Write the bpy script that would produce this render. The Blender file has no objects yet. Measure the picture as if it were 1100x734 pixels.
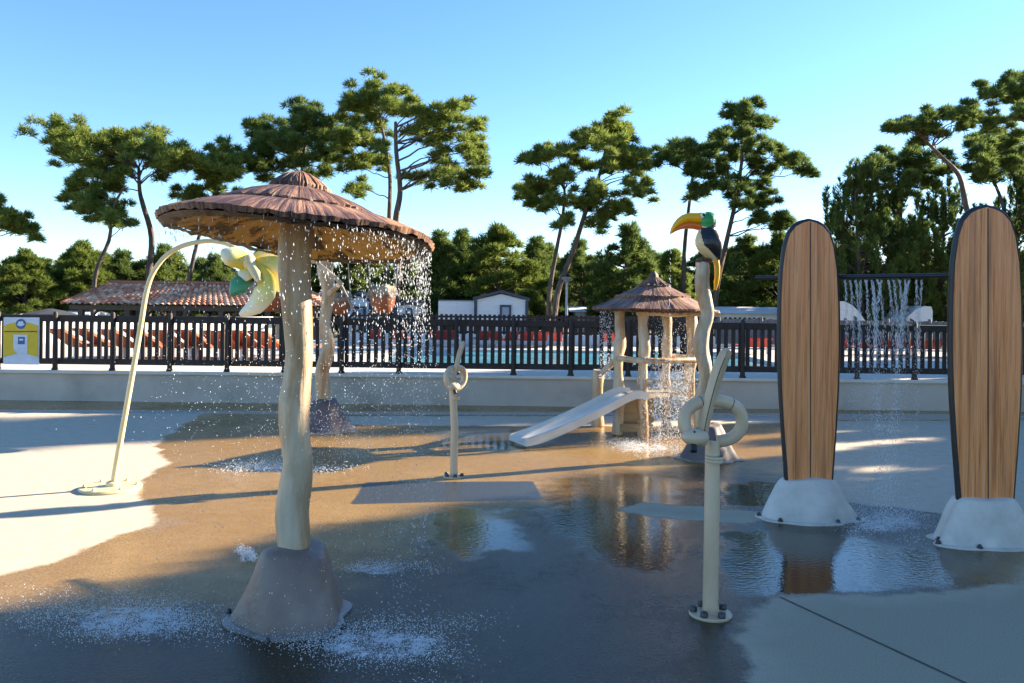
import bpy, math, random
import numpy as np
from mathutils import Vector, Matrix

random.seed(7)
RNG = np.random.default_rng(11)
PI = math.pi
S = bpy.context.scene
COL = S.collection
R = math.radians
sin, cos = math.sin, math.cos

# ------------------------------------------------------------------ camera
CAM_H, F, ROLL, HY = 1.6, 880.0, 0.0115, 324.5
cr, sr = cos(ROLL), sin(ROLL)

def ray(px, py):
    u = (px - 550.0) / F
    v = (HY - py) / F
    return Vector((u * cr - v * sr, 1.0, u * sr + v * cr))

def G(px, py, z=0.0):
    """point of the photograph's pixel on the horizontal plane at height z"""
    d = ray(px, py)
    t = (z - CAM_H) / d.z
    return Vector((d.x * t, t, z))

def at(px, py, Y):
    """point seen at a pixel at distance Y"""
    d = ray(px, py)
    return Vector((d.x * Y, Y, CAM_H + d.z * Y))

cam_d = bpy.data.cameras.new('camera')
cam = bpy.data.objects.new('camera', cam_d)
COL.objects.link(cam)
cam_d.sensor_width = 36.0
cam_d.lens = 36.0 * F / 1100.0
cam_d.shift_y = -(367.0 - HY) / 1100.0
cam_d.clip_end = 3000.0
cam.matrix_world = Matrix.Translation((0, 0, CAM_H)) @ Matrix.Rotation(R(90), 4, 'X') @ Matrix.Rotation(ROLL, 4, 'Z')
S.camera = cam

# ------------------------------------------------------------------ light
SUN_AZ = R(66)      # from +Y towards +X
SUN_EL = R(20.5)
w = bpy.data.worlds.new('World')
S.world = w
w.use_nodes = True
nt = w.node_tree
bg = nt.nodes['Background']
sky = nt.nodes.new('ShaderNodeTexSky')
sky.sky_type = 'NISHITA'
sky.sun_disc = False
sky.sun_elevation = SUN_EL
sky.sun_rotation = SUN_AZ
sky.air_density = 0.9
sky.dust_density = 0.12
sky.ozone_density = 3.6
sky.altitude = 0
hs = nt.nodes.new('ShaderNodeHueSaturation')
hs.inputs['Saturation'].default_value = 1.1
nt.links.new(sky.outputs['Color'], hs.inputs['Color'])
nt.links.new(hs.outputs['Color'], bg.inputs['Color'])
bg.inputs['Strength'].default_value = 0.073
ld = bpy.data.lights.new('sun', 'SUN')
ld.energy = 5.0
ld.angle = R(0.5)
ld.color = (1.0, 0.86, 0.66)
sun = bpy.data.objects.new('sun', ld)
COL.objects.link(sun)
to_sun = Vector((sin(SUN_AZ) * cos(SUN_EL), cos(SUN_AZ) * cos(SUN_EL), sin(SUN_EL)))
sun.rotation_euler = to_sun.to_track_quat('Z', 'Y').to_euler()
sun.location = (20, 10, 20)
vs = S.view_settings
vs.view_transform = 'Standard'
vs.look = 'None'
vs.exposure = 2.15
vs.gamma = 1.0
S.cycles.max_bounces = 6
S.cycles.transparent_max_bounces = 8
S.cycles.use_denoising = True

# ------------------------------------------------------------------ tagging
WORLD = {}

def tag(o, label=None, cat=None, group=None, kind=None):
    if label: o['label'] = label
    if cat: o['category'] = cat
    if group: o['group'] = group
    if kind: o['kind'] = kind
    return o

def thing(name, loc, label, cat, group=None):
    o = bpy.data.objects.new(name, None)
    o.empty_display_size = 0.1
    COL.objects.link(o)
    o.location = loc
    WORLD[o.name] = Vector(loc)
    return tag(o, label, cat, group)

def copy_tree(o, parent=None):
    c = o.copy()
    COL.objects.link(c)
    if parent is not None:
        c.parent = parent
    WORLD[c.name] = WORLD.get(o.name, Vector())
    for ch in list(o.children):
        copy_tree(ch, c)
    return c

# ------------------------------------------------------------------ mesh builder
class MB:
    def __init__(s):
        s.v = []; s.f = []; s.m = []; s.uv = []

    def add(s, verts, faces, mi=0, uvs=None):
        b = len(s.v)
        s.v += [tuple(p) for p in verts]
        for f in faces:
            s.f.append(tuple(b + i for i in f))
            s.m.append(mi)
            s.uv.append([uvs[i] for i in f] if uvs else [(0, 0)] * len(f))
        return b

    def box(s, c, size, rot=0.0, mi=0, bevel=0.0):
        x, y, z = size[0] / 2, size[1] / 2, size[2] / 2
        if bevel <= 0:
            P = [(-x, -y, -z), (x, -y, -z), (x, y, -z), (-x, y, -z), (-x, -y, z), (x, -y, z), (x, y, z), (-x, y, z)]
            Fc = [(0, 3, 2, 1), (4, 5, 6, 7), (0, 1, 5, 4), (1, 2, 6, 5), (2, 3, 7, 6), (3, 0, 4, 7)]
        else:
            b = bevel
            ring = lambda X, Y: [(-X, -Y), (X, -Y), (X, Y), (-X, Y)]
            P = []
            for zz, k in ((-z, b), (-z + b, 0), (z - b, 0), (z, b)):
                for (a, q) in ((-x + k, -y + (b if k == 0 else b)), (-x + b, -y + k), (x - b, -y + k), (x - k, -y + b), (x - k, y - b), (x - b, y - k), (-x + b, y - k), (-x + k, y - b)):
                    P.append((a, q, zz))
            Fc = []
            for r in range(3):
                for i in range(8):
                    j = (i + 1) % 8
                    Fc.append((r * 8 + i, r * 8 + j, r * 8 + 8 + j, r * 8 + 8 + i))
            Fc.append(tuple(range(7, -1, -1)))
            Fc.append(tuple(range(24, 32)))
        if rot:
            ca, sa = cos(rot), sin(rot)
            P = [(p[0] * ca - p[1] * sa, p[0] * sa + p[1] * ca, p[2]) for p in P]
        s.add([(c[0] + p[0], c[1] + p[1], c[2] + p[2]) for p in P], Fc, mi)
        return s

    def loft(s, rings, caps=(True, True), mi=0, uv=None, closed=True):
        n = len(rings[0])
        V = [p for r in rings for p in r]
        U = []
        L = len(rings)
        for j in range(L):
            for i in range(n):
                U.append((i / n, j / max(1, L - 1)) if uv is None else uv(i / n, j / max(1, L - 1)))
        Fc = []
        for j in range(L - 1):
            for i in range(n if closed else n - 1):
                k = (i + 1) % n
                Fc.append((j * n + i, j * n + k, (j + 1) * n + k, (j + 1) * n + i))
        b = s.add(V, Fc, mi, U)
        if caps[0]:
            s.f.append(tuple(b + i for i in range(n - 1, -1, -1))); s.m.append(mi); s.uv.append([U[i] for i in range(n - 1, -1, -1)])
        if caps[1]:
            o = b + (L - 1) * n
            s.f.append(tuple(o + i for i in range(n))); s.m.append(mi); s.uv.append([U[(L - 1) * n + i] for i in range(n)])
        return s

    def tube(s, pts, rad, n=10, mi=0, caps=(True, True), rfun=None):
        pts = [Vector(p) for p in pts]
        if not hasattr(rad, '__len__'):
            rad = [rad] * len(pts)
        rings = []
        ref = None
        for i, p in enumerate(pts):
            a = pts[max(0, i - 1)]; b = pts[min(len(pts) - 1, i + 1)]
            t = (b - a).normalized()
            if ref is None:
                ref = Vector((1, 0, 0)) if abs(t.x) < 0.8 else Vector((0, 1, 0))
            ref = (ref - t * ref.dot(t)).normalized()
            q = t.cross(ref)
            ring = []
            for k in range(n):
                th = 2 * PI * k / n
                r = rad[i] * (rfun(th, i) if rfun else 1.0)
                ring.append(p + ref * (cos(th) * r) + q * (sin(th) * r))
            rings.append(ring)
        s.loft(rings, caps, mi)
        return s

    def lathe(s, c, prof, n=24, mi=0, caps=(True, True), fun=None):
        rings = []
        for j, (r, z) in enumerate(prof):
            ring = []
            for k in range(n):
                th = 2 * PI * k / n
                dr, dz = fun(th, j) if fun else (1.0, 0.0)
                ring.append((c[0] + cos(th) * r * dr, c[1] + sin(th) * r * dr, c[2] + z + dz))
            rings.append(ring)
        s.loft(rings, caps, mi)
        return s

    def ball(s, c, r, n=12, m=8, mi=0):
        rx, ry, rz = (r, r, r) if not hasattr(r, '__len__') else r
        rings = []
        for j in range(m + 1):
            ph = -PI / 2 + PI * (j + 0.02) / (m + 0.04)
            rings.append([(c[0] + rx * cos(ph) * cos(2 * PI * k / n), c[1] + ry * cos(ph) * sin(2 * PI * k / n), c[2] + rz * sin(ph)) for k in range(n)])
        s.loft(rings, (True, True), mi)
        return s

    def build(s, name, mats, parent=None, smooth=True, angle=40, loc=None):
        if not isinstance(mats, (list, tuple)):
            mats = [mats]
        off = WORLD.get(parent.name, Vector()) if parent is not None else (Vector(loc) if loc is not None else Vector())
        me = bpy.data.meshes.new(name)
        me.from_pydata([(p[0] - off[0], p[1] - off[1], p[2] - off[2]) for p in s.v], [], s.f)
        for m in mats:
            me.materials.append(m)
        me.polygons.foreach_set('material_index', s.m)
        uvl = me.uv_layers.new(name='UVMap')
        flat = [c for f in s.uv for q in f for c in q]
        uvl.data.foreach_set('uv', flat)
        if smooth:
            me.polygons.foreach_set('use_smooth', [True] * len(me.polygons))
            try:
                me.set_sharp_from_angle(angle=R(angle))
            except Exception:
                pass
        me.update()
        o = bpy.data.objects.new(name, me)
        COL.objects.link(o)
        if parent is not None:
            o.parent = parent
        elif loc is not None:
            o.location = loc
        WORLD[o.name] = off
        return o

def np_mesh(name, V, Fc, mat, parent=None, smooth=False, off=None):
    """V (n,3) array, Fc (m,k) array"""
    me = bpy.data.meshes.new(name)
    k = Fc.shape[1]
    me.vertices.add(len(V)); me.vertices.foreach_set('co', V.astype(np.float32).ravel())
    me.loops.add(Fc.size); me.loops.foreach_set('vertex_index', Fc.astype(np.int32).ravel())
    me.polygons.add(len(Fc)); me.polygons.foreach_set('loop_start', np.arange(0, Fc.size, k, dtype=np.int32))
    me.polygons.foreach_set('loop_total', np.full(len(Fc), k, dtype=np.int32))
    if smooth:
        me.polygons.foreach_set('use_smooth', np.ones(len(Fc), dtype=bool))
    me.update(calc_edges=True)
    me.materials.append(mat)
    o = bpy.data.objects.new(name, me)
    COL.objects.link(o)
    if parent is not None:
        o.parent = parent
        WORLD[o.name] = WORLD.get(parent.name, Vector())
    return o

# ------------------------------------------------------------------ materials
def new_mat(name):
    m = bpy.data.materials.new(name)
    m.use_nodes = True
    return m, m.node_tree, m.node_tree.nodes['Principled BSDF']

def N(nt, t, **kw):
    n = nt.nodes.new(t)
    for k, v in kw.items():
        setattr(n, k, v)
    return n

def ramp(nt, stops):
    r = N(nt, 'ShaderNodeValToRGB')
    el = r.color_ramp.elements
    while len(el) < len(stops):
        el.new(0.5)
    for e, (p, c) in zip(el, stops):
        e.position = p
        e.color = (c[0], c[1], c[2], 1)
    return r

def pmat(name, stops, scale=6.0, rough=0.6, stretch=(1, 1, 1), detail=4, bump=0.15, bscale=None, coord='Object', metallic=0.0, rvar=0.0, spec=0.5, coat=0.0, dist=0.004, dirt=None):
    """noise driven colour (base colour only), noise bump"""
    m, nt, b = new_mat(name)
    L = nt.links.new
    tc = N(nt, 'ShaderNodeTexCoord')
    mp = N(nt, 'ShaderNodeMapping'); mp.inputs['Scale'].default_value = stretch
    oi = N(nt, 'ShaderNodeObjectInfo'); om = N(nt, 'ShaderNodeVectorMath', operation='MULTIPLY_ADD'); om.inputs[1].default_value = (31, 17, 23)
    L(oi.outputs['Random'], om.inputs[0]); L(tc.outputs[coord], om.inputs[2]); L(om.outputs[0], mp.inputs['Vector'])
    n = N(nt, 'ShaderNodeTexNoise'); n.inputs['Scale'].default_value = scale; n.inputs['Detail'].default_value = detail
    n.inputs['Roughness'].default_value = 0.62
    L(mp.outputs[0], n.inputs['Vector'])
    r = ramp(nt, stops)
    L(n.outputs['Fac'], r.inputs[0])
    col = r.outputs[0]
    if dirt:
        n3 = N(nt, 'ShaderNodeTexNoise'); n3.inputs['Scale'].default_value = dirt[1]; n3.inputs['Detail'].default_value = 6
        L(tc.outputs[coord], n3.inputs['Vector'])
        mr = N(nt, 'ShaderNodeMapRange'); mr.inputs['From Min'].default_value = dirt[2]; mr.inputs['From Max'].default_value = dirt[3]
        L(n3.outputs['Fac'], mr.inputs['Value'])
        mx = N(nt, 'ShaderNodeMix', data_type='RGBA'); mx.inputs['B'].default_value = (*dirt[0], 1)
        L(mr.outputs[0], mx.inputs['Factor']); L(col, mx.inputs['A'])
        col = mx.outputs['Result']
    L(col, b.inputs['Base Color'])
    b.inputs['Roughness'].default_value = rough
    b.inputs['Metallic'].default_value = metallic
    b.inputs['Specular IOR Level'].default_value = spec
    b.inputs['Coat Weight'].default_value = coat
    b.inputs['Coat Roughness'].default_value = 0.12
    if rvar:
        mr = N(nt, 'ShaderNodeMapRange'); mr.inputs['To Min'].default_value = rough - rvar; mr.inputs['To Max'].default_value = rough + rvar
        L(n.outputs['Fac'], mr.inputs['Value']); L(mr.outputs[0], b.inputs['Roughness'])
    if bump:
        n2 = N(nt, 'ShaderNodeTexNoise'); n2.inputs['Scale'].default_value = bscale or scale * 4; n2.inputs['Detail'].default_value = 5
        L(mp.outputs[0], n2.inputs['Vector'])
        bp = N(nt, 'ShaderNodeBump'); bp.inputs['Strength'].default_value = bump; bp.inputs['Distance'].default_value = dist
        L(n2.outputs['Fac'], bp.inputs['Height']); L(bp.outputs[0], b.inputs['Normal'])
    return m

def flat(name, c, rough=0.5, **kw):
    d = 0.86
    return pmat(name, [(0.35, (c[0] * d, c[1] * d, c[2] * d)), (0.65, c)], kw.pop('scale', 9), rough, **kw)

M = {}
M['log'] = pmat('faux_log', [(0.28, (.22, .11, .04)), (0.42, (.42, .27, .14)), (0.56, (.54, .43, .29)), (0.7, (.62, .52, .38)), (0.85, (.34, .18, .075))], 3.4, 0.45, (2.6, 2.6, 0.42), 6, 0.6, 12, dist=0.012, rvar=.12, dirt=((.2, .1, .04), 3.1, .56, .8))
M['log_end'] = pmat('faux_log_end', [(0.3, (.5, .42, .3)), (0.7, (.62, .54, .4))], 8, 0.5)
M['rock_brown'] = pmat('moulded_rock_brown', [(0.3, (.13, .09, .075)), (0.5, (.19, .135, .11)), (0.7, (.25, .185, .15))], 3, 0.45, bump=0.6, bscale=22, rvar=.12, dist=.01, dirt=((.31, .26, .22), 4.5, .55, .8), detail=7)
M['rock_edge'] = pmat('moulded_rock_edge', [(0.3, (.16, .135, .12)), (0.7, (.27, .24, .215))], 6, 0.3, bump=0.2)
M['rock_dark'] = pmat('moulded_rock_dark', [(0.3, (.085, .06, .058)), (0.5, (.13, .095, .09)), (0.7, (.18, .135, .125))], 3, 0.62, bump=0.4, bscale=26, rvar=.1)
M['rock_white'] = pmat('moulded_rock_white', [(0.3, (.46, .42, .37)), (0.55, (.6, .55, .49)), (0.7, (.66, .61, .55))], 4, 0.55, bump=0.3, bscale=40, dirt=((.32, .3, .27), 2.5, .55, .8))
M['bolt'] = flat('dark_bolt', (.06, .06, .065), 0.35, metallic=.6)
M['cream_paint'] = pmat('cream_coated_metal', [(0.3, (.5, .36, .22)), (0.5, (.57, .43, .28)), (0.7, (.61, .48, .33))], 5, 0.33, (1, 1, .5), bump=0.05, dirt=((.42, .31, .19), 4, .58, .85))
M['yellow_pipe'] = pmat('yellow_cream_pipe', [(0.3, (.62, .5, .26)), (0.7, (.72, .61, .36))], 5, 0.33, bump=0.04)
M['black_line'] = flat('black_rubber', (.015, .015, .016), 0.45)
M['fence'] = pmat('brown_fence_paint', [(0.3, (.022, .016, .014)), (0.7, (.045, .032, .027))], 5, 0.6, (3, 3, 1), bump=0.1, spec=.3)
M['wall'] = pmat('rendered_wall', [(0.3, (.44, .375, .31)), (0.5, (.52, .445, .375)), (0.7, (.57, .49, .415))], 1.3, 0.8, bump=0.4, bscale=60, dirt=((.27, .23, .19), 1.1, .5, .8), detail=7)
M['coping'] = pmat('wall_coping', [(0.3, (.55, .49, .41)), (0.7, (.68, .62, .53))], 3, 0.75, bump=0.2)
M['deck'] = pmat('pale_pool_paving', [(0.3, (.5, .46, .4)), (0.7, (.62, .57, .5))], 2.2, 0.8, bump=0.15)
M['white_wall'] = pmat('white_render', [(0.3, (.6, .59, .57)), (0.7, (.72, .71, .69))], 2, 0.8)
M['white_panel'] = pmat('white_siding', [(0.3, (.66, .67, .69)), (0.7, (.76, .77, .79))], 2, 0.55, (1, 1, 9), bump=0.2, bscale=4)
M['navy'] = flat('navy_trim', (.02, .035, .075), 0.4)
M['grey_roof'] = flat('grey_roof_sheet', (.2, .215, .235), 0.5)
M['glass'] = flat('window_glass', (.05, .07, .09), 0.08)
M['pale_glass'] = flat('pale_window_glass', (.3, .4, .5), 0.1)
M['orange'] = flat('orange_fabric', (.52, .11, .03), 0.75, scale=14)
M['red'] = flat('red_fabric', (.4, .045, .03), 0.75, scale=14)
M['white_metal'] = flat('white_metal', (.7, .7, .69), 0.4)
M['dark_wood'] = pmat('dark_timber', [(0.3, (.03, .024, .02)), (0.7, (.06, .045, .036))], 4, 0.65, (4, 4, 1))
M['grey_metal'] = flat('galvanised_metal', (.33, .36, .4), 0.4, metallic=.3)
M['dark_fabric'] = flat('dark_canopy_fabric', (.035, .037, .045), 0.8)
M['sign_yellow'] = flat('sign_yellow', (.72, .5, .01), 0.45)
M['sign_white'] = flat('sign_white', (.62, .68, .78), 0.45)
M['sign_blue'] = flat('sign_blue', (.02, .12, .34), 0.45)
M['sign_ink'] = flat('sign_ink', (.1, .07, .02), 0.5)
M['slide'] = pmat('slide_plastic', [(0.3, (.6, .57, .5)), (0.7, (.7, .67, .6))], 4, 0.22, bump=0.03)
M['plank'] = pmat('tan_board', [(0.3, (.3, .22, .12)), (0.7, (.42, .32, .19))], 4, 0.6, (1, 1, 8))
M['terracotta_pot'] = flat('terracotta_pot', (.36, .115, .05), 0.55)
M['pot_rock'] = pmat('pot_rim_rock', [(0.35, (.1, .07, .05)), (0.6, (.34, .27, .2))], 14, 0.7, bump=.5)
M['rope'] = flat('pale_rope', (.5, .44, .33), 0.8)
M['petal'] = None
M['leaf_paint'] = pmat('painted_leaf', [(0.35, (.02, .13, .06)), (0.65, (.05, .26, .11))], 5, 0.3, bump=.05)
M['bird_black'] = flat('bird_black_paint', (.012, .014, .018), 0.28)
M['bird_cream'] = flat('bird_cream_paint', (.72, .58, .3), 0.35)
M['bird_green'] = flat('bird_green_paint', (.012, .27, .06), 0.4)
M['bird_yellow'] = flat('bird_yellow_paint', (.84, .42, .005), 0.4)
M['bird_orange'] = flat('bird_orange_paint', (.72, .16, .015), 0.3)
M['bird_white'] = flat('bird_white_paint', (.8, .8, .8), 0.3)
M['bird_brown'] = flat('bird_brown_paint', (.1, .035, .02), 0.4)
M['bark'] = pmat('pine_bark', [(0.3, (.05, .035, .03)), (0.5, (.1, .07, .055)), (0.7, (.17, .115, .085))], 3.5, 0.85, (2, 2, .6), 6, 0.8, 8, dist=.03)
M['joint'] = flat('joint_gap', (.04, .038, .035), 0.8)
M['pool'] = None

def petal_mat():
    m, nt, b = new_mat('painted_petal')
    L = nt.links.new
    uv = N(nt, 'ShaderNodeUVMap')
    sp = N(nt, 'ShaderNodeSeparateXYZ'); L(uv.outputs[0], sp.inputs[0])
    n = N(nt, 'ShaderNodeTexNoise'); n.inputs['Scale'].default_value = 5
    ad = N(nt, 'ShaderNodeMath', operation='MULTIPLY_ADD'); ad.inputs[1].default_value = .35; L(n.outputs['Fac'], ad.inputs[0]); L(sp.outputs['Y'], ad.inputs[2])
    r = ramp(nt, [(0.3, (.72, .46, .02)), (0.6, (.74, .62, .12)), (0.95, (.76, .72, .52))])
    L(ad.outputs[0], r.inputs[0]); L(r.outputs[0], b.inputs['Base Color'])
    b.inputs['Roughness'].default_value = .3
    return m
M['petal'] = petal_mat()

def pool_mat():
    m, nt, b = new_mat('pool_water')
    L = nt.links.new
    tc = N(nt, 'ShaderNodeTexCoord')
    n = N(nt, 'ShaderNodeTexNoise'); n.inputs['Scale'].default_value = 1.6; n.inputs['Detail'].default_value = 4
    L(tc.outputs['Object'], n.inputs['Vector'])
    r = ramp(nt, [(0.3, (.05, .28, .38)), (0.6, (.12, .4, .5)), (0.8, (.3, .5, .56))])
    L(n.outputs['Fac'], r.inputs[0]); L(r.outputs[0], b.inputs['Base Color'])
    b.inputs['Roughness'].default_value = .12
    bp = N(nt, 'ShaderNodeBump'); bp.inputs['Strength'].default_value = .3; bp.inputs['Distance'].default_value = .03
    n2 = N(nt, 'ShaderNodeTexNoise'); n2.inputs['Scale'].default_value = 5
    L(tc.outputs['Object'], n2.inputs['Vector']); L(n2.outputs['Fac'], bp.inputs['Height']); L(bp.outputs[0], b.inputs['Normal'])
    return m
M['pool'] = pool_mat()

def thatch_mat(name, stops, sx=70, sy=1.2, bump=0.7):
    m, nt, b = new_mat(name)
    L = nt.links.new
    uv = N(nt, 'ShaderNodeUVMap')
    mp = N(nt, 'ShaderNodeMapping'); mp.inputs['Scale'].default_value = (sx, sy, 1)
    L(uv.outputs[0], mp.inputs['Vector'])
    n = N(nt, 'ShaderNodeTexNoise'); n.inputs['Scale'].default_value = 1.0; n.inputs['Detail'].default_value = 5; n.inputs['Roughness'].default_value = .7
    L(mp.outputs[0], n.inputs['Vector'])
    tc = N(nt, 'ShaderNodeTexCoord')
    n2 = N(nt, 'ShaderNodeTexNoise'); n2.inputs['Scale'].default_value = 4.0; n2.inputs['Detail'].default_value = 3
    L(tc.outputs['Object'], n2.inputs['Vector'])
    mx = N(nt, 'ShaderNodeMath', operation='MULTIPLY_ADD'); mx.inputs[1].default_value = .45; mx.inputs[2].default_value = -.22
    L(n2.outputs['Fac'], mx.inputs[0])
    ad = N(nt, 'ShaderNodeMath', operation='ADD'); L(n.outputs['Fac'], ad.inputs[0]); L(mx.outputs[0], ad.inputs[1])
    r = ramp(nt, stops)
    L(ad.outputs[0], r.inputs[0]); L(r.outputs[0], b.inputs['Base Color'])
    b.inputs['Roughness'].default_value = .55
    bp = N(nt, 'ShaderNodeBump'); bp.inputs['Strength'].default_value = bump; bp.inputs['Distance'].default_value = .012
    L(n.outputs['Fac'], bp.inputs['Height']); L(bp.outputs[0], b.inputs['Normal'])
    return m
M['thatch'] = thatch_mat('thatch_brown', [(0.34, (.022, .01, .009)), (0.44, (.09, .043, .034)), (0.53, (.19, .095, .064)), (0.64, (.4, .21, .11))], 170, .9, 1.0)
M['thatch_under'] = thatch_mat('thatch_underside', [(0.36, (.015, .008, .004)), (0.43, (.12, .06, .014)), (0.49, (.6, .33, .07)), (0.75, (.75, .48, .15))], 30, 1.6)
M['thatch_edge'] = thatch_mat('thatch_edge', [(0.35, (.025, .016, .013)), (0.6, (.1, .06, .04)), (0.8, (.24, .15, .1))], 160, 2)

def board_mat():
    m, nt, b = new_mat('surfboard_wood')
    L = nt.links.new
    tc = N(nt, 'ShaderNodeTexCoord')
    oi = N(nt, 'ShaderNodeObjectInfo'); om = N(nt, 'ShaderNodeVectorMath', operation='MULTIPLY_ADD'); om.inputs[1].default_value = (31, 17, 23)
    L(oi.outputs['Random'], om.inputs[0]); L(tc.outputs['Object'], om.inputs[2])
    mp = N(nt, 'ShaderNodeMapping'); mp.inputs['Scale'].default_value = (64, 64, 1.5)
    L(om.outputs[0], mp.inputs['Vector'])
    n = N(nt, 'ShaderNodeTexNoise'); n.inputs['Scale'].default_value = 1.0; n.inputs['Detail'].default_value = 8; n.inputs['Roughness'].default_value = .68
    n.inputs['Distortion'].default_value = .4
    L(mp.outputs[0], n.inputs['Vector'])
    r = ramp(nt, [(0.28, (.24, .055, .012)), (0.4, (.64, .21, .055)), (0.52, (.8, .29, .1)), (0.7, (.87, .39, .165))])
    L(n.outputs['Fac'], r.inputs[0])
    mp2 = N(nt, 'ShaderNodeMapping'); mp2.inputs['Scale'].default_value = (20, 20, .7)
    L(om.outputs[0], mp2.inputs['Vector'])
    n2 = N(nt, 'ShaderNodeTexNoise'); n2.inputs['Scale'].default_value = 1.3; n2.inputs['Detail'].default_value = 4
    L(mp2.outputs[0], n2.inputs['Vector'])
    mr = N(nt, 'ShaderNodeMapRange'); mr.inputs['From Min'].default_value = .54; mr.inputs['From Max'].default_value = .8
    L(n2.outputs['Fac'], mr.inputs['Value'])
    mx = N(nt, 'ShaderNodeMix', data_type='RGBA'); mx.inputs['B'].default_value = (.26, .065, .018, 1)
    L(mr.outputs[0], mx.inputs['Factor']); L(r.outputs[0], mx.inputs['A'])
    mp3 = N(nt, 'ShaderNodeMapping'); mp3.inputs['Scale'].default_value = (95, 95, 2.6)
    L(om.outputs[0], mp3.inputs['Vector'])
    n3 = N(nt, 'ShaderNodeTexNoise'); n3.inputs['Scale'].default_value = 1.0; n3.inputs['Detail'].default_value = 6; n3.inputs['Roughness'].default_value = .75
    L(mp3.outputs[0], n3.inputs['Vector'])
    mr3 = N(nt, 'ShaderNodeMapRange'); mr3.inputs['From Min'].default_value = .56; mr3.inputs['From Max'].default_value = .74; mr3.inputs['To Max'].default_value = .8
    L(n3.outputs['Fac'], mr3.inputs['Value'])
    mx3 = N(nt, 'ShaderNodeMix', data_type='RGBA'); mx3.inputs['B'].default_value = (.13, .035, .014, 1)
    L(mr3.outputs[0], mx3.inputs['Factor']); L(mx.outputs['Result'], mx3.inputs['A'])
    L(mx3.outputs['Result'], b.inputs['Base Color'])
    b.inputs['Roughness'].default_value = .38
    bp = N(nt, 'ShaderNodeBump'); bp.inputs['Strength'].default_value = .25; bp.inputs['Distance'].default_value = .003
    L(n.outputs['Fac'], bp.inputs['Height']); L(bp.outputs[0], b.inputs['Normal'])
    return m
M['board'] = board_mat()

def leaf_mat(name, stops, trans=0.35):
    m, nt, b = new_mat(name)
    L = nt.links.new
    g = N(nt, 'ShaderNodeNewGeometry')
    tc = N(nt, 'ShaderNodeTexCoord')
    n = N(nt, 'ShaderNodeTexNoise'); n.inputs['Scale'].default_value = .9; n.inputs['Detail'].default_value = 3
    L(tc.outputs['Object'], n.inputs['Vector'])
    ma = N(nt, 'ShaderNodeMath', operation='MULTIPLY_ADD'); ma.inputs[1].default_value = .45
    L(g.outputs['Random Per Island'], ma.inputs[0]); 
    m2 = N(nt, 'ShaderNodeMath', operation='MULTIPLY'); m2.inputs[1].default_value = .6
    L(n.outputs['Fac'], m2.inputs[0]); L(m2.outputs[0], ma.inputs[2])
    r = ramp(nt, stops); L(ma.outputs[0], r.inputs[0])
    out = nt.nodes['Material Output']
    nt.nodes.remove(b)
    df = N(nt, 'ShaderNodeBsdfDiffuse'); tr = N(nt, 'ShaderNodeBsdfTranslucent'); mx = N(nt, 'ShaderNodeMixShader')
    L(r.outputs[0], df.inputs['Color']); L(r.outputs[0], tr.inputs['Color'])
    mx.inputs[0].default_value = trans
    L(df.outputs[0], mx.inputs[1]); L(tr.outputs[0], mx.inputs[2]); L(mx.outputs[0], out.inputs['Surface'])
    return m
M['needles'] = leaf_mat('pine_needles', [(0.2, (.075, .115, .028)), (0.5, (.165, .22, .05)), (0.8, (.31, .35, .085))], .5)
M['needles_dark'] = leaf_mat('pine_needles_dark', [(0.2, (.05, .085, .027)), (0.5, (.11, .16, .045)), (0.8, (.2, .25, .065))], .5)
M['needles_young'] = leaf_mat('pine_needles_young', [(0.2, (.055, .09, .022)), (0.5, (.12, .165, .038)), (0.8, (.21, .25, .055))], .5)

def water_mat():
    m, nt, b = new_mat('water_drops')
    b.inputs['Base Color'].default_value = (.92, .95, .98, 1)
    b.inputs['Roughness'].default_value = .1
    b.inputs['IOR'].default_value = 1.33
    b.inputs['Transmission Weight'].default_value = .2
    return m
M['water'] = water_mat()

# ------------------------------------------------------------------ foliage
def blades(centers, dirs, size, K, width, spread=1.0, rng=RNG):
    """needle tufts: K narrow blades fanned round a direction at each centre -> V, F"""
    n = len(centers)
    c = np.repeat(centers, K, axis=0)
    d = np.repeat(dirs, K, axis=0)
    r = rng.normal(size=(n * K, 3))
    r /= np.linalg.norm(r, axis=1, keepdims=True) + 1e-9
    d = d + r * spread
    d /= np.linalg.norm(d, axis=1, keepdims=True) + 1e-9
    q = np.cross(d, rng.normal(size=(n * K, 3)))
    q /= np.linalg.norm(q, axis=1, keepdims=True) + 1e-9
    L = (size if not np.ndim(size) else np.repeat(size, K))
    L = np.reshape(L * (0.7 + 0.6 * rng.random(n * K)), (-1, 1)) if np.ndim(L) else (L * (0.7 + 0.6 * rng.random((n * K, 1))))
    W = np.reshape(width * (0.7 + 0.6 * rng.random(n * K)), (-1, 1))
    base = c
    mid = c + d * L * .55
    tip = c + d * L
    V = np.stack([base - q * W * .3, base + q * W * .3, mid + q * W * .5, tip, mid - q * W * .5], axis=1).reshape(-1, 3)
    Fc = (np.arange(n * K)[:, None] * 5 + np.array([[0, 1, 2, 3, 4]]))
    return V, Fc

def puff_tufts(c, rad, n, rng=RNG):
    p = rng.normal(size=(n, 3))
    p /= np.linalg.norm(p, axis=1, keepdims=True)
    p[:, 2] = np.where(p[:, 2] < -.25, -p[:, 2] * rng.random(n), p[:, 2])
    rr = rng.random(n) ** .45
    pos = p * rr[:, None] * np.array(rad) + np.array(c)
    d = p * np.array([.8, .8, .6]) + np.array([0, 0, .55])
    d /= np.linalg.norm(d, axis=1, keepdims=True)
    return pos, d

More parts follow.
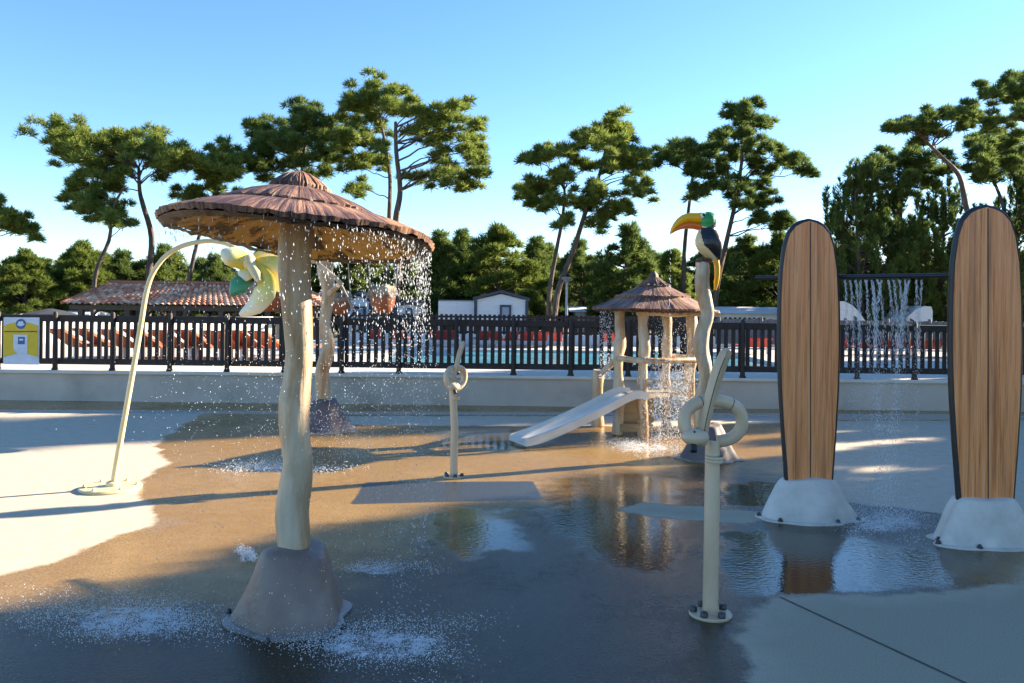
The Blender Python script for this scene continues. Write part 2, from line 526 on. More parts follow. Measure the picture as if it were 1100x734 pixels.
def curve_pts(a, b, bow, n=6, rng=random):
    a, b = Vector(a), Vector(b)
    out = []
    for i in range(n + 1):
        t = i / n
        p = a.lerp(b, t)
        p.z += bow * sin(PI * t) * -1
        j = (b - a).length * .03
        if 0 < i < n:
            p += Vector((rng.uniform(-j, j), rng.uniform(-j, j), rng.uniform(-j, j)))
        out.append(p)
    return out

GROUND_FAR = -1.1

def smooth_path(P, sub=4):
    out = []
    P = [Vector(p) for p in P]
    for i in range(len(P) - 1):
        p0 = P[max(0, i - 1)]; p1 = P[i]; p2 = P[i + 1]; p3 = P[min(len(P) - 1, i + 2)]
        for k in range(sub):
            t = k / sub
            out.append(.5 * ((2 * p1) + (p2 - p0) * t + (2 * p0 - 5 * p1 + 4 * p2 - p3) * t * t + (3 * p1 - p0 - 3 * p2 + p3) * t ** 3))
    out.append(P[-1])
    return out

def big_pine(trunk, Y, puffs, label, prad=15, tr=6.5, group='tall maritime pines', base_z=GROUND_FAR, mat='needles', dens=1.0, pk=2):
    """trunk: pixel path from ground to top; puffs: pixel centres of the needle masses"""
    sc = Y / F
    P = [at(x, y, Y) for x, y in trunk]
    P[0] = Vector((P[0].x, P[0].y, base_z))
    rnd = random.Random(int(trunk[0][0] * 13 + trunk[-1][1]))
    for i in range(1, len(P)):
        P[i].y += rnd.uniform(-.5, .5)
    root = thing('pine_tree', P[0], label, 'pine tree', group)
    path = smooth_path(P, 4)
    n = len(path)
    rad = [tr * sc * (1 - .62 * i / (n - 1)) * .5 for i in range(n)]
    rad[0] *= 1.35
    t = MB()
    t.tube(path, rad, 9)
    centers, dirs = [], []
    top = path[-1]
    rng = np.random.default_rng(int(abs(trunk[0][0]) * 7 + 3))
    for (px, py) in puffs:
        c0 = at(px, py, Y)
        reach = abs(c0.x - top.x)
        for k in range(pk):
            c = at(px, py, Y + (rnd.uniform(-1.3, 1.3) if k == 0 else rnd.uniform(-2.6, 2.6))) + Vector((rnd.uniform(-.3, .3), 0, rnd.uniform(-.25, .25)))
            a = [q for q in path[n // 3:] if q.z < c.z + .1] or [path[n // 2]]
            s_ = min(a, key=lambda q: (q - c).length + abs(q.z - (c.z - .7)) * .6)
            if k == 0: first = (s_, c)
            else: s_ = first[0].lerp(first[1], .62)
            L = (c - s_).length
            t.tube(curve_pts(s_, c, -.1 * L + .25 * L * rnd.uniform(-.6, .5), 6, rnd), [tr * sc * .5 * (.30 - .045 * j) * min(1, .3 + L / 7) * (1 if k == 0 else .5) + .007 for j in range(7)], 5)
            # sub-clumps
            for q in range(4):
                cc = c + Vector((max(-.8, min(.8, rnd.gauss(0, .55))), rnd.gauss(0, .7), rnd.gauss(0, .45))) * (prad * sc)
                rr = prad * sc * rnd.uniform(.3, .56)
                pos, d = puff_tufts(cc, (rr, rr, rr * .85), int(24 * dens), rng)
                centers.append(pos); dirs.append(d)
    t.build('trunk', M['bark'], root)
    C = np.concatenate(centers); D = np.concatenate(dirs)
    V, Fc = blades(C, D, .3 * Y / 38, 11, .027 * Y / 38, 1.0, rng)
    V -= np.array(P[0])
    np_mesh('crown', V, Fc, M[mat], root)
    return root

def bushy_proto(seed, H, W, kind, mat):
    """meshes (trunk, crown) for a young bushy pine of height H and width W standing at the origin"""
    rnd = random.Random(seed); rng = np.random.default_rng(seed)
    t = MB()
    lean = rnd.uniform(-.3, .3)
    path = [Vector((lean * (z / H) ** 1.5 * W * .3, rnd.uniform(-.05, .05), z)) for z in np.linspace(0, H * .93, 8)]
    t.tube(path, [.14 * (1 - .85 * i / 7) * H / 6 for i in range(8)], 7)
    cs, ds, sz = [], [], []
    z0 = H * (.2 if kind != 'candle' else .08)
    nl = 13
    for i in range(nl):
        f = i / (nl - 1)
        z = z0 + (H - z0) * f * .95
        prof = (sin(PI * min(1, (f * .72 + .28))) ** .8) if kind != 'cone' else (1.02 - f) ** .75 * min(1, .55 + f * 3)
        rr = W * .5 * max(.1, prof)
        nb = max(3, int(4 + rr * 3.2))
        for k in range(nb):
            a = rnd.uniform(0, 2 * PI)
            q = rr * rnd.uniform(.45, 1.08)
            p = Vector((cos(a) * q, sin(a) * q, z + rnd.uniform(-.25, .3) + .12 * q))
            s_ = Vector((lean * (z / H) ** 1.5 * W * .3, 0, max(.2, z - .3 * q)))
            t.tube([s_, s_.lerp(p, .5) + Vector((0, 0, -.05)), p], [.03, .022, .01], 4)
            if kind == 'candle':
                for m_ in range(4):
                    b = p + Vector((rnd.gauss(0, .25), rnd.gauss(0, .25), rnd.gauss(0, .2)))
                    hh = rnd.uniform(.3, .65)
                    zz = rng.random(16)
                    pos = np.array(b)[None, :] + np.stack([rng.normal(size=16) * .025, rng.normal(size=16) * .025, zz * hh], 1)
                    d = np.stack([rng.normal(size=16) * .4, rng.normal(size=16) * .4, np.full(16, 1.0)], 1)
                    cs.append(pos); ds.append(d / np.linalg.norm(d, axis=1, keepdims=True))
            else:
                r0 = rnd.uniform(.28, .5) * (.75 + .06 * W)
                pos, d = puff_tufts(p, (r0, r0, r0 * .8), 30, rng)
                cs.append(pos); ds.append(d)
    C = np.concatenate(cs); D = np.concatenate(ds)
    if kind == 'candle':
        V, Fc = blades(C, D, .21, 8, .02, .5, rng)
    else:
        V, Fc = blades(C, D, .34, 11, .034, .95, rng)
    root = thing('young_pine', (0, 0, 0), None, 'pine tree')
    t.build('trunk', M['bark'], root)
    np_mesh('crown', V, Fc, M[mat], root)
    return root

# ------------------------------------------------------------------ generic shapes
def wavy_log(mb, a, b, r, n=26, sides=16, amp=.16, seed=1, top_round=True, wob=.25):
    """a knobbly moulded log from a to b"""
    rnd = random.Random(seed)
    a, b = Vector(a), Vector(b)
    ph = [rnd.uniform(0, 6.28) for _ in range(8)]
    pts, rad = [], []
    L = (b - a).length
    for i in range(n + 1):
        t = i / n
        p = a.lerp(b, t)
        s_ = t * L / r
        off = r * wob * (sin(s_ * .42 + ph[0]) + .6 * sin(s_ * .9 + ph[1]))
        off2 = r * wob * (sin(s_ * .37 + ph[2]) + .6 * sin(s_ * .8 + ph[3]))
        fade = 1
        d = (b - a).normalized()
        e1 = Vector((1, 0, 0)) if abs(d.z) > .7 else Vector((0, 0, 1))
        e2 = d.cross(e1)
        pts.append(p + e1 * off * fade + e2 * off2 * fade)
        rad.append(r * (1 + amp * sin(s_ * .75 + ph[4]) + amp * .5 * sin(s_ * 1.7 + ph[5])))
    if top_round:
        rad[-1] *= .86
    mb.tube(pts, rad, sides, rfun=lambda th, i: 1 + .05 * sin(2 * th + i * .5 + ph[6]) + .04 * sin(3 * th - i * .35 + ph[7]))
    return pts, rad

def rock_base(mb_body, mb_edge, c, rx, ry, h, tx, ty, seed, lobes=5, flange=.05, n=56, squar=2.6, off=(0, 0), rot=0.0):
    """moulded rock foot with a thin flange on the ground"""
    rnd = random.Random(seed)
    ph = [rnd.uniform(0, 6.28) for _ in range(6)]
    def sup(th, a, b, e):
        ct, st = cos(th), sin(th)
        k = (abs(ct) ** e + abs(st) ** e) ** (-1 / e)
        return a * k * ct, b * k * st
    rings = []
    prof = [(1, .012), (1, .06), (1, .15), (1, .3), (1, .48), (1, .66), (1, .8), (.97, .9), (.9, .955), (.76, .985), (.4, 1.0)]
    ca, sa = cos(rot), sin(rot)
    for (k, z) in prof:
        ring = []
        for i in range(n):
            th = 2 * PI * i / n
            zf = min(1, z)
            wob = 1 + (.07 * sin(lobes * th + ph[0]) + .045 * sin((lobes + 2) * th + ph[1])) * (1 - zf * .6)
            wob2 = 1 + .035 * sin(3 * th + ph[2] + z * 4)
            bx, by = sup(th, rx, ry, 2.1)
            t_x, t_y = sup(th, tx, ty, squar)
            f = max(0.0, 1 - zf / .9) ** 1.05
            X = (t_x + (bx - t_x) * f) * k * wob * wob2
            Y = (t_y + (by - t_y) * f) * k * wob * wob2
            X += off[0] * zf; Y += off[1] * zf
            zz = h * z * (1 + .03 * sin(2 * th + ph[3]))
            ring.append((c[0] + X * ca - Y * sa, c[1] + X * sa + Y * ca, c[2] + zz))
        rings.append(ring)
    mb_body.loft(rings, (False, True))
    rr = []
    for (grow, z) in ((flange, 0.0), (flange * 1.02, .009), (flange * .8, .014), (.0, .016), (-.03, .016)):
        ring = []
        for i in range(n):
            p = rings[0][i]
            d = Vector((p[0] - c[0], p[1] - c[1], 0)); d.normalize()
            g = grow * (1 + .35 * sin(lobes * 2 * 2 * PI * i / n + ph[4])) if grow > 0 else grow
            ring.append((p[0] + d.x * g, p[1] + d.y * g, c[2] + z))
        rr.append(ring)
    mb_edge.loft(rr, (True, False))
    return rings[0]

def bolts(parent, pts, r=.016, mat='bolt'):
    for p in pts:
        m = MB()
        m.lathe((p[0], p[1], p[2]), [(r * 1.5, 0), (r * 1.5, .006), (r, .006), (r * .95, .018), (r * .5, .024)], 10)
        m.build('bolt', M[mat], parent)

def drops(name, P, size, label, cat='water', stretch=1.0, mat='water'):
    """loose water drops as one mesh of octahedra"""
    P = np.asarray(P); n = len(P)
    s_ = np.reshape(np.broadcast_to(size, (n,)), (n, 1))
    st = np.reshape(np.broadcast_to(stretch, (n,)), (n, 1))
    dv = np.array([[1, 0, 0], [-1, 0, 0], [0, 1, 0], [0, -1, 0], [0, 0, 1], [0, 0, -1]], float)
    V = np.repeat(P[:, None, :], 6, axis=1) + dv[None] * np.concatenate([s_, s_, s_ * st], 1)[:, None, :]
    f = np.array([[0, 2, 4], [2, 1, 4], [1, 3, 4], [3, 0, 4], [2, 0, 5], [1, 2, 5], [3, 1, 5], [0, 3, 5]])
    Fc = (np.arange(n)[:, None, None] * 6 + f[None]).reshape(-1, 3)
    o = np_mesh(name, V.reshape(-1, 3), Fc, M[mat], None, True)
    return tag(o, label, cat, None, 'stuff')

# ================================================================== THE GROUND
def seg_sd(P, poly):
    """signed distance (positive inside) of points P (n,2) to polygon"""
    poly = np.asarray(poly); n = len(poly)
    d = np.full(len(P), 1e9); inside = np.zeros(len(P), bool)
    for i in range(n):
        a = poly[i]; b = poly[(i + 1) % n]
        ab = b - a
        t = np.clip(((P - a) @ ab) / (ab @ ab + 1e-12), 0, 1)
        d = np.minimum(d, np.linalg.norm(P - (a + t[:, None] * ab), axis=1))
        c = ((a[1] > P[:, 1]) != (b[1] > P[:, 1]))
        xi = (b[0] - a[0]) * (P[:, 1] - a[1]) / (b[1] - a[1] + 1e-12) + a[0]
        inside ^= c & (P[:, 0] < xi)
    return np.where(inside, d, -d)

def gp(pts):
    return [np.array(G(x, y).xy) for x, y in pts]

WALL_Y = 12.6
DRY = [
    gp([(-900, 470), (-60, 441), (225, 441), (190, 462), (168, 478), (182, 497), (150, 520), (158, 537), (171, 555), (158, 567), (110, 580), (85, 593), (40, 609), (0, 621), (-80, 640), (-900, 700)]),
    gp([(836, 641), (900, 638), (960, 638), (1027, 633), (1073, 626), (1110, 629), (1300, 640), (1300, 900), (800, 900), (806, 734), (792, 690), (806, 655)]),
    gp([(838, 452), (1300, 452), (1300, 570), (1090, 562), (1012, 553), (960, 545), (905, 540), (880, 520), (850, 500)]),
    gp([(668, 547), (690, 541), (740, 543), (800, 549), (836, 551), (840, 560), (800, 563), (740, 560), (690, 555)]),
    gp([(375, 447), (600, 447), (840, 447), (860, 454), (700, 458), (480, 458), (370, 456)]),
]
PUD = [
    gp([(770, 520), (850, 515), (868, 528), (840, 547), (775, 545)]),
    gp([(776, 572), (905, 574), (1000, 590), (1060, 605), (1030, 632), (905, 637), (836, 640), (790, 640), (775, 610)]),
    gp([(575, 520), (650, 505), (725, 515), (735, 560), (725, 620), (650, 610), (600, 580)]),
    gp([(460, 462), (560, 458), (610, 470), (560, 486), (470, 480)]),
    gp([(680, 470), (735, 476), (735, 492), (690, 492)]),
    gp([(150, 556), (185, 552), (190, 566), (160, 575)]),
    gp([(470, 545), (545, 548), (570, 590), (500, 600), (450, 580)]),
]
DRY_SHADE = [DRY[1], DRY[3]]  # dry concrete lying in shade, painted darker
SLAB = [gp([(392, 518), (573, 517), (584, 537), (376, 542)])]
SOAK_SHADE = [gp([(-300, 690), (60, 640), (240, 640), (400, 600), (470, 560), (560, 545), (600, 505), (760, 500), (1100, 540), (1100, 900), (-300, 900)]), gp([(470, 455), (640, 455), (640, 478), (470, 485)])]  # soaked floor, with the foreground shade painted in as well
FOAM = [((140, 668), 95, 26), ((410, 692), 100, 26), ((405, 612), 44, 8), ((268, 598), 10, 8), ((305, 504), 62, 5), ((690, 481), 46, 8), ((955, 563), 52, 13)]
PAVE = [gp([(-900, 436), (1900, 449), (1900, 452), (860, 451), (600, 446), (-900, 440)])]

def floor_mat():
    m, nt, b = new_mat('wet_splash_floor')
    L = nt.links.new
    tc = N(nt, 'ShaderNodeTexCoord')
    def attr(nm):
        a = N(nt, 'ShaderNodeAttribute'); a.attribute_name = nm
        return a.outputs['Fac']
    def noise(sc, det=4, rough=.6, st=None):
        n = N(nt, 'ShaderNodeTexNoise'); n.inputs['Scale'].default_value = sc; n.inputs['Detail'].default_value = det; n.inputs['Roughness'].default_value = rough
        if st:
            mp = N(nt, 'ShaderNodeMapping'); mp.inputs['Scale'].default_value = st
            L(tc.outputs['Object'], mp.inputs['Vector']); L(mp.outputs[0], n.inputs['Vector'])
        else:
            L(tc.outputs['Object'], n.inputs['Vector'])
        return n.outputs['Fac']
    def math_(op, a, b_, c=None):
        n = N(nt, 'ShaderNodeMath', operation=op)
        for i, x in enumerate((a, b_, c)):
            if x is None: continue
            if isinstance(x, (int, float)): n.inputs[i].default_value = x
            else: L(x, n.inputs[i])
        return n.outputs[0]
    def rng(v, a, b_, c=0., d=1., smooth=True):
        n = N(nt, 'ShaderNodeMapRange'); n.interpolation_type = 'SMOOTHSTEP' if smooth else 'LINEAR'
        for k, x in (('From Min', a), ('From Max', b_), ('To Min', c), ('To Max', d)): n.inputs[k].default_value = x
        L(v, n.inputs['Value'])
        return n.outputs[0]
    def mixc(f, a, b_):
        n = N(nt, 'ShaderNodeMix', data_type='RGBA')
        L(f, n.inputs['Factor'])
        for k, x in (('A', a), ('B', b_)):
            if isinstance(x, tuple): n.inputs[k].default_value = (*x, 1)
            else: L(x, n.inputs[k])
        return n.outputs['Result']
    def mixf(f, a, b_):
        n = N(nt, 'ShaderNodeMix', data_type='FLOAT')
        L(f, n.inputs[0])
        for i, x in ((2, a), (3, b_)):
            if isinstance(x, (int, float)): n.inputs[i].default_value = x
            else: L(x, n.inputs[i])
        return n.outputs[0]
    n_fine = noise(170, 3, .8); n_mid = noise(9, 6, .65); n_big = noise(.9, 5, .6); n_edge = noise(3.2, 6, .6); n_grain = noise(55, 4, .75); n_spk = noise(62, 2, .9)
    e = math_('MULTIPLY_ADD', n_edge, .3, -.15)
    dry = math_('ADD', attr('dry'), e)
    dry = rng(math_('MULTIPLY_ADD', n_grain, .06, math_('SUBTRACT', dry, .03)), -.025, .045)
    # damp seam: a darker line just inside the dry edge
    pud = math_('ADD', attr('pud'), math_('MULTIPLY_ADD', n_edge, .7, -.35))
    pud = rng(pud, -.06, .12)
    pud = math_('MULTIPLY', pud, math_('SUBTRACT', 1.0, dry))
    film = rng(math_('MULTIPLY_ADD', n_mid, .35, n_big), .45, .75)
    # base colours
    dryc = ramp(nt, [(0.25, (.45, .375, .275)), (0.5, (.53, .445, .335)), (0.75, (.58, .49, .375))]); L(n_mid, dryc.inputs[0])
    drycol = mixc(rng(n_fine, .45, .8, 0, .35), dryc.outputs[0], (.3, .26, .2))
    dry_shade = rng(math_('MULTIPLY_ADD', n_edge, .4, attr('dry_shade')), -.1, .5)
    dry_shade_c = mixc(rng(noise(150, 3, .9), .36, .66), (.27, .23, .16), (.46, .395, .285))
    drycol = mixc(dry_shade, drycol, dry_shade_c)  # shade put into the dry concrete colour, with its grain
    wetc = ramp(nt, [(0.3, (.24, .13, .032)), (0.5, (.36, .205, .055)), (0.72, (.47, .29, .095))]); L(math_('MULTIPLY_ADD', n_mid, .4, math_('MULTIPLY', n_big, .6)), wetc.inputs[0])
    wetcol = mixc(rng(n_fine, .42, .75, 0, .55), wetc.outputs[0], (.05, .037, .022))
    wetcol = mixc(rng(n_spk, .46, .62, 0, .5), wetcol, (.06, .04, .02))
    wetcol = mixc(rng(n_grain, .56, .72, 0, .55), wetcol, (.4, .29, .15))
    soak_shade = rng(math_('MULTIPLY_ADD', n_edge, .9, math_('SUBTRACT', attr('soak_shade'), .45)), -.25, .5)
    wetcol = mixc(soak_shade, wetcol, mixc(rng(n_grain, .5, .75), (.04, .027, .013), (.14, .095, .045)))  # soaked tone that also carries the near shade as colour
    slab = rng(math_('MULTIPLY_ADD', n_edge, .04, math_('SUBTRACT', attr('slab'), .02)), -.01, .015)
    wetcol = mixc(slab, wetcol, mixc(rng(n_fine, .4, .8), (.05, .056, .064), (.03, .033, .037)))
    col = mixc(dry, wetcol, drycol)
    pave = rng(attr('pave'), -.01, .01)
    col = mixc(pave, col, (.4, .37, .32))
    fo = math_('ADD', math_('MINIMUM', attr('foam'), .5), math_('MULTIPLY_ADD', noise(11, 8, .8), 2.2, -1.36))
    fo = rng(math_('ADD', fo, math_('MULTIPLY_ADD', noise(90, 2, .9), .9, -.45)), .05, .6, 0, .85)
    fo = math_('MULTIPLY', fo, rng(attr('foam'), .0, .3))
    col = mixc(fo, col, (.82, .85, .88))
    L(col, b.inputs['Base Color'])
    rw = mixf(film, rng(n_grain, .3, .7, .3, .45), rng(n_grain, .3, .7, .09, .19))
    rw = mixf(pud, rw, .035)
    ro = mixf(fo, mixf(dry, rw, .85), .6)
    L(ro, b.inputs['Roughness'])
    b.inputs['Specular IOR Level'].default_value = .5
    spec = mixf(dry, mixf(pud, .3, .6), .2); L(spec, b.inputs['Specular IOR Level'])
    # relief: concrete grain, damped under standing water where only ripples remain
    rip = noise(26, 3, .5, (1, 1.4, 1))
    hgt = math_('ADD', math_('MULTIPLY', n_spk, 1.4), math_('MULTIPLY', n_grain, .8))
    hgt = mixf(dry, hgt, n_fine)
    hgt = mixf(pud, hgt, math_('MULTIPLY', rip, 1.4))
    bp = N(nt, 'ShaderNodeBump'); bp.inputs['Distance'].default_value = .0035
    L(mixf(pud, mixf(dry, .6, .22), .3), bp.inputs['Strength'])
    L(hgt, bp.inputs['Height']); L(bp.outputs[0], b.inputs['Normal'])
    return m

def make_floor():
    xs = np.concatenate([np.arange(-16, -7, .25), np.arange(-7, 7.5, .05), np.arange(7.5, 16.1, .25)])
    ys = np.concatenate([np.arange(-6, 2.6, .25), np.arange(2.6, WALL_Y + .001, .05)])
    ys[-1] = WALL_Y
    X, Yg = np.meshgrid(xs, ys)
    P = np.stack([X.ravel(), Yg.ravel()], 1)
    V = np.concatenate([P, np.zeros((len(P), 1))], 1)
    nx, ny = len(xs), len(ys)
    i = np.arange(ny - 1)[:, None] * nx + np.arange(nx - 1)[None, :]
    Fc = np.stack([i, i + 1, i + nx + 1, i + nx], -1).reshape(-1, 4)
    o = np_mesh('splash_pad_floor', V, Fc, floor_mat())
    me = o.data
    for nm, polys in (('dry', DRY), ('pud', PUD), ('slab', SLAB), ('pave', PAVE), ('dry_shade', DRY_SHADE), ('soak_shade', SOAK_SHADE)):
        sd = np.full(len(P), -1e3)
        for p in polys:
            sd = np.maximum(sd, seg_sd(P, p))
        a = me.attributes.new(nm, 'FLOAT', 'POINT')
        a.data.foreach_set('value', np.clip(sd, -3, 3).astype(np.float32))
    fm = np.zeros(len(P))
    for (c, rx, ry) in FOAM:
        a = np.array(G(*c).xy); ex = np.array(G(c[0] + rx, c[1]).xy) - a; ey = np.array(G(c[0], c[1] + ry).xy) - a
        Mx = np.linalg.inv(np.stack([ex, ey], 1))
        q = (P - a) @ Mx.T
        fm = np.maximum(fm, np.clip(1 - np.linalg.norm(q, axis=1), 0, 1))
    a = me.attributes.new('foam', 'FLOAT', 'POINT'); a.data.foreach_set('value', fm.astype(np.float32))
    tag(o, kind='structure')
make_floor()

def far_ground_mat():
    m = pmat('pine_forest_ground', [(0.3, (.08, .09, .03)), (0.5, (.19, .145, .085)), (0.7, (.28, .22, .14))], .35, .95, detail=7, bump=.3, bscale=2, dist=.05)
    return m
def make_ground():
    xs = [-900, -300, -120, -60, -30, -20, -10, 0, 10, 20, 30, 60, 120, 300, 900]
    ys = [-300, -60, -20, -7, 0, 12, 20, 24, 25.5, 30, 45, 80, 150, 400, 1500]
    V, Fc = [], []
    for y in ys:
        for x in xs:
            z = -.05 if y <= 24 else (GROUND_FAR if y >= 25.5 else -.4)
            V.append((x, y, z))
    n = len(xs)
    for j in range(len(ys) - 1):
        for i in range(n - 1):
            Fc.append((j * n + i, j * n + i + 1, (j + 1) * n + i + 1, (j + 1) * n + i))
    mb = MB(); mb.add(V, Fc)
    tag(mb.build('ground', far_ground_mat()), kind='structure')
make_ground()

# expansion joint in the dry slab
j = MB()
a, b2 = G(838, 642), G(1075, 752)
d = (b2 - a).normalized(); q = Vector((-d.y, d.x, 0)) * .005
j.add([a - q + Vector((0, 0, .004)), b2 - q + Vector((0, 0, .004)), b2 + q + Vector((0, 0, .004)), a + q + Vector((0, 0, .004))], [(0, 1, 2, 3)])
tag(j.build('floor_joint', M['joint']), kind='structure')

# ================================================================== POOL TERRACE
PX0, PX1, PY0, PY1 = -2.7, 5.4, 14.3, 20.3
dk = MB()
DZ = .42
def slab(x0, x1, y0, y1):
    dk.box(((x0 + x1) / 2, (y0 + y1) / 2, (DZ - .2) / 2), (x1 - x0, y1 - y0, DZ + .2))
slab(-24, PX0, WALL_Y + .45, 24); slab(PX1, 24, WALL_Y + .45, 24)
slab(PX0, PX1, WALL_Y + .45, PY0); slab(PX0, PX1, PY1, 24)
tag(dk.build('pool_deck', M['deck']), kind='structure')
pw = MB(); pw.add([(PX0, PY0, .35), (PX1, PY0, .35), (PX1, PY1, .35), (PX0, PY1, .35)], [(0, 1, 2, 3)])
tag(pw.build('pool_water', M['pool']), kind='structure')

wl = thing('retaining_wall', (0, WALL_Y, 0), 'low grey rendered wall under the brown slatted fence', 'wall')
m = MB(); m.box((0, WALL_Y + .2, .2), (34, .4, .44)); m.build('wall_body', M['wall'], wl)
m = MB(); m.box((0, WALL_Y + .2, .445), (34, .5, .05), bevel=.01); m.build('coping', M['coping'], wl)

# front fence
FY = WALL_Y + .1
fr = thing('slat_fence', (0, FY, .47), 'long dark brown vertical slat fence on top of the low wall', 'fence')
FX0 = at(-30, 340, FY).x; FX1 = 9.6
m = MB()
m.box(((FX0 + FX1) / 2, FY, 1.265), (FX1 - FX0, .05, .105), bevel=.008)
m.build('rail', M['fence'], fr)
m = MB()
m.box(((FX0 + FX1) / 2, FY, .6), (FX1 - FX0, .05, .09), bevel=.008)
m.build('rail', M['fence'], fr)
m = MB()
x = FX0 + .05; k = 0
SIGN_X0, SIGN_X1 = at(3, 360, FY).x, at(41, 360, FY).x
while x < FX1:
    if not (SIGN_X0 + .03 < x < SIGN_X1 - .03):
        m.box((x + random.gauss(0, .003), FY + .002 + random.gauss(0, .001), .93), (.062, .026, .58), rot=random.gauss(0, .03), bevel=.004)
    x += .113; k += 1
m.build('slats', M['fence'], fr)
px0 = at(61.5, 340, FY).x
k = -2
while px0 + k * .885 < FX1:
    X = px0 + k * .885
    if X > FX0:
        m = MB()
        m.tube([(X, FY - .045, .40), (X, FY - .045, .5), (X, FY - .045, 1.34), (X, FY - .045, 1.37)], [.042, .038, .036, .024], 10)
        m.ball((X, FY - .05, .47), (.055, .05, .06), 10, 6)
        m.build('post', M['fence'], fr)
    k += 1

# information sign on the fence
c0 = at(22, 366, FY - .06)
sg = thing('pool_sign', (c0.x, FY - .04, .62), 'yellow and white notice board with round blue emblem tied to the fence', 'sign')
sw = at(41.5, 366, FY).x - at(3, 366, FY).x
z0, z1 = at(22, 391.5, FY).z, at(22, 341, FY).z
m = MB(); m.box((c0.x, FY - .035, (z0 + z1) / 2), (sw, .012, z1 - z0), bevel=.002); m.build('panel', M['sign_white'], sg)
def sgp(px, py): 
    return at(px, py, FY - .045)
m = MB()
def arcband(y_top, y_bot, sag_t, sag_b, n=14):
    V = []; 
    for i in range(n + 1):
        t = i / n; px = 4 + 37 * t; s_ = 4 * t * (1 - t)
        a_ = sgp(px, y_top - sag_t * s_); b_ = sgp(px, y_bot - sag_b * s_)
        V += [tuple(a_), tuple(b_)]
    m.add(V, [(2 * i, 2 * i + 1, 2 * i + 3, 2 * i + 2) for i in range(n)])
arcband(350, 384, 4, 4)
m.build('yellow_field', M['sign_yellow'], sg, smooth=False)
m = MB(); c = sgp(22.5, 348.2)
def disc(mb, c, r, y, n=28, sx=1.0):
    mb.add([(c.x + r * sx * cos(2 * PI * i / n), y, c.z + r * sin(2 * PI * i / n)) for i in range(n)], [tuple(range(n))])
disc(m, c, .078, FY - .049); em = m.build('emblem', M['sign_blue'], sg, smooth=False)
m = MB()
for dx, dz, r in ((-.02, .022, .018), (.014, .026, .02), (0, -.01, .026), (-.035, -.008, .016), (.036, -.004, .018), (.01, .008, .022)):
    disc(m, Vector((c.x + dx, 0, c.z + dz)), r, FY - .051 - random.random() * .001, 14, 1.3)
m.build('emblem_mark', M['sign_white'], em, smooth=False)
m = MB()
xx = 5.0
while xx < 39.5:
    wv = random.choice((.5, .7, .9))
    a_, b_ = sgp(xx, 355.6), sgp(xx + wv, 356.9)
    m.add([(a_.x, FY - .0495, a_.z), (b_.x, FY - .0495, a_.z), (b_.x, FY - .0495, b_.z), (a_.x, FY - .0495, b_.z)], [(0, 1, 2, 3)])
    xx += wv + .35
m.build('text_line', M['sign_ink'], sg, smooth=False)
m = MB(); a_, b_ = sgp(14.5, 359.5), sgp(29.5, 380)
m.add([(a_.x, FY - .0487, a_.z), (b_.x, FY - .0487, a_.z), (b_.x, FY - .0487, b_.z), (a_.x + .06, FY - .0487, b_.z), (a_.x, FY - .0487, b_.z + .07)], [(0, 1, 2, 3, 4)])
wp = m.build('white_box', M['sign_white'], sg, smooth=False)
m = MB(); a_, b_ = sgp(19.5, 362), sgp(26.8, 370)
m.add([(a_.x, FY - .051, a_.z), (b_.x, FY - .051, a_.z), (b_.x, FY - .051, b_.z), (a_.x, FY - .051, b_.z)], [(0, 1, 2, 3)])
m.build('blue_square', M['sign_blue'], wp, smooth=False)
m = MB(); a_, b_ = sgp(21, 364), sgp(25.3, 366)
m.add([(a_.x, FY - .053, a_.z), (b_.x, FY - .053, a_.z), (b_.x, FY - .053, b_.z), (a_.x, FY - .053, b_.z)], [(0, 1, 2, 3)])
m.build('square_mark', M['sign_white'], wp, smooth=False)

wd_ = thing('deck_wall', (-10.5, 22.8, DZ), 'sunlit low white wall behind the orange loungers', 'wall')
m = MB(); m.box((-10.7, 22.8, DZ + .3), (9.6, .25, .62), rot=math.atan2(.8, .6), bevel=.02); m.build('wall_body', M['white_wall'], wd_)
# far fence behind the pool on its low white wall
Y2 = 23.0
w2 = thing('pool_wall', (3, Y2, DZ), 'low white wall along the far side of the pool', 'wall')
m = MB(); m.box((4.0, Y2, DZ + .13), (17.0, .25, .27), bevel=.01); m.build('wall_body', M['white_wall'], w2)
f2 = thing('picket_fence', (3, Y2, .69), 'distant dark picket fence on the white wall beyond the pool', 'fence')
XA, XB = -4.4, 7.2
m = MB(); m.box(((XA + XB) / 2, Y2, 1.17), (XB - XA, .04, .06)); m.build('rail', M['fence'], f2)
m = MB(); m.box(((XA + XB) / 2, Y2, .74), (XB - XA, .04, .06)); m.build('rail', M['fence'], f2)
m = MB(); x = XA
while x < XB:
    m.box((x, Y2 - .012, .96), (.075, .025, .56)); x += .135
m.build('slats', M['fence'], f2)
f3 = thing('board_fence', (10, Y2 - .6, DZ), 'solid grey board fence with posts beyond the pool', 'fence')
M['grey_board'] = pmat('grey_fence_board', [(0.3, (.075, .085, .1)), (0.7, (.11, .122, .14))], 3, .6, (5, 5, 1))
m = MB(); x = at(772, 345, Y2 - .6).x
while x < 15:
    m.box((x, Y2 - .6, .86), (.17, .03, .68 + random.uniform(-.01, .01)), bevel=.004); x += .178
m.build('boards', M['grey_board'], f3)
x = at(772, 345, Y2 - .6).x
while x < 15:
    m = MB(); m.box((x, Y2 - .64, .84), (.08, .05, .84), bevel=.006); m.build('post', M['grey_board'], f3); x += 1.15

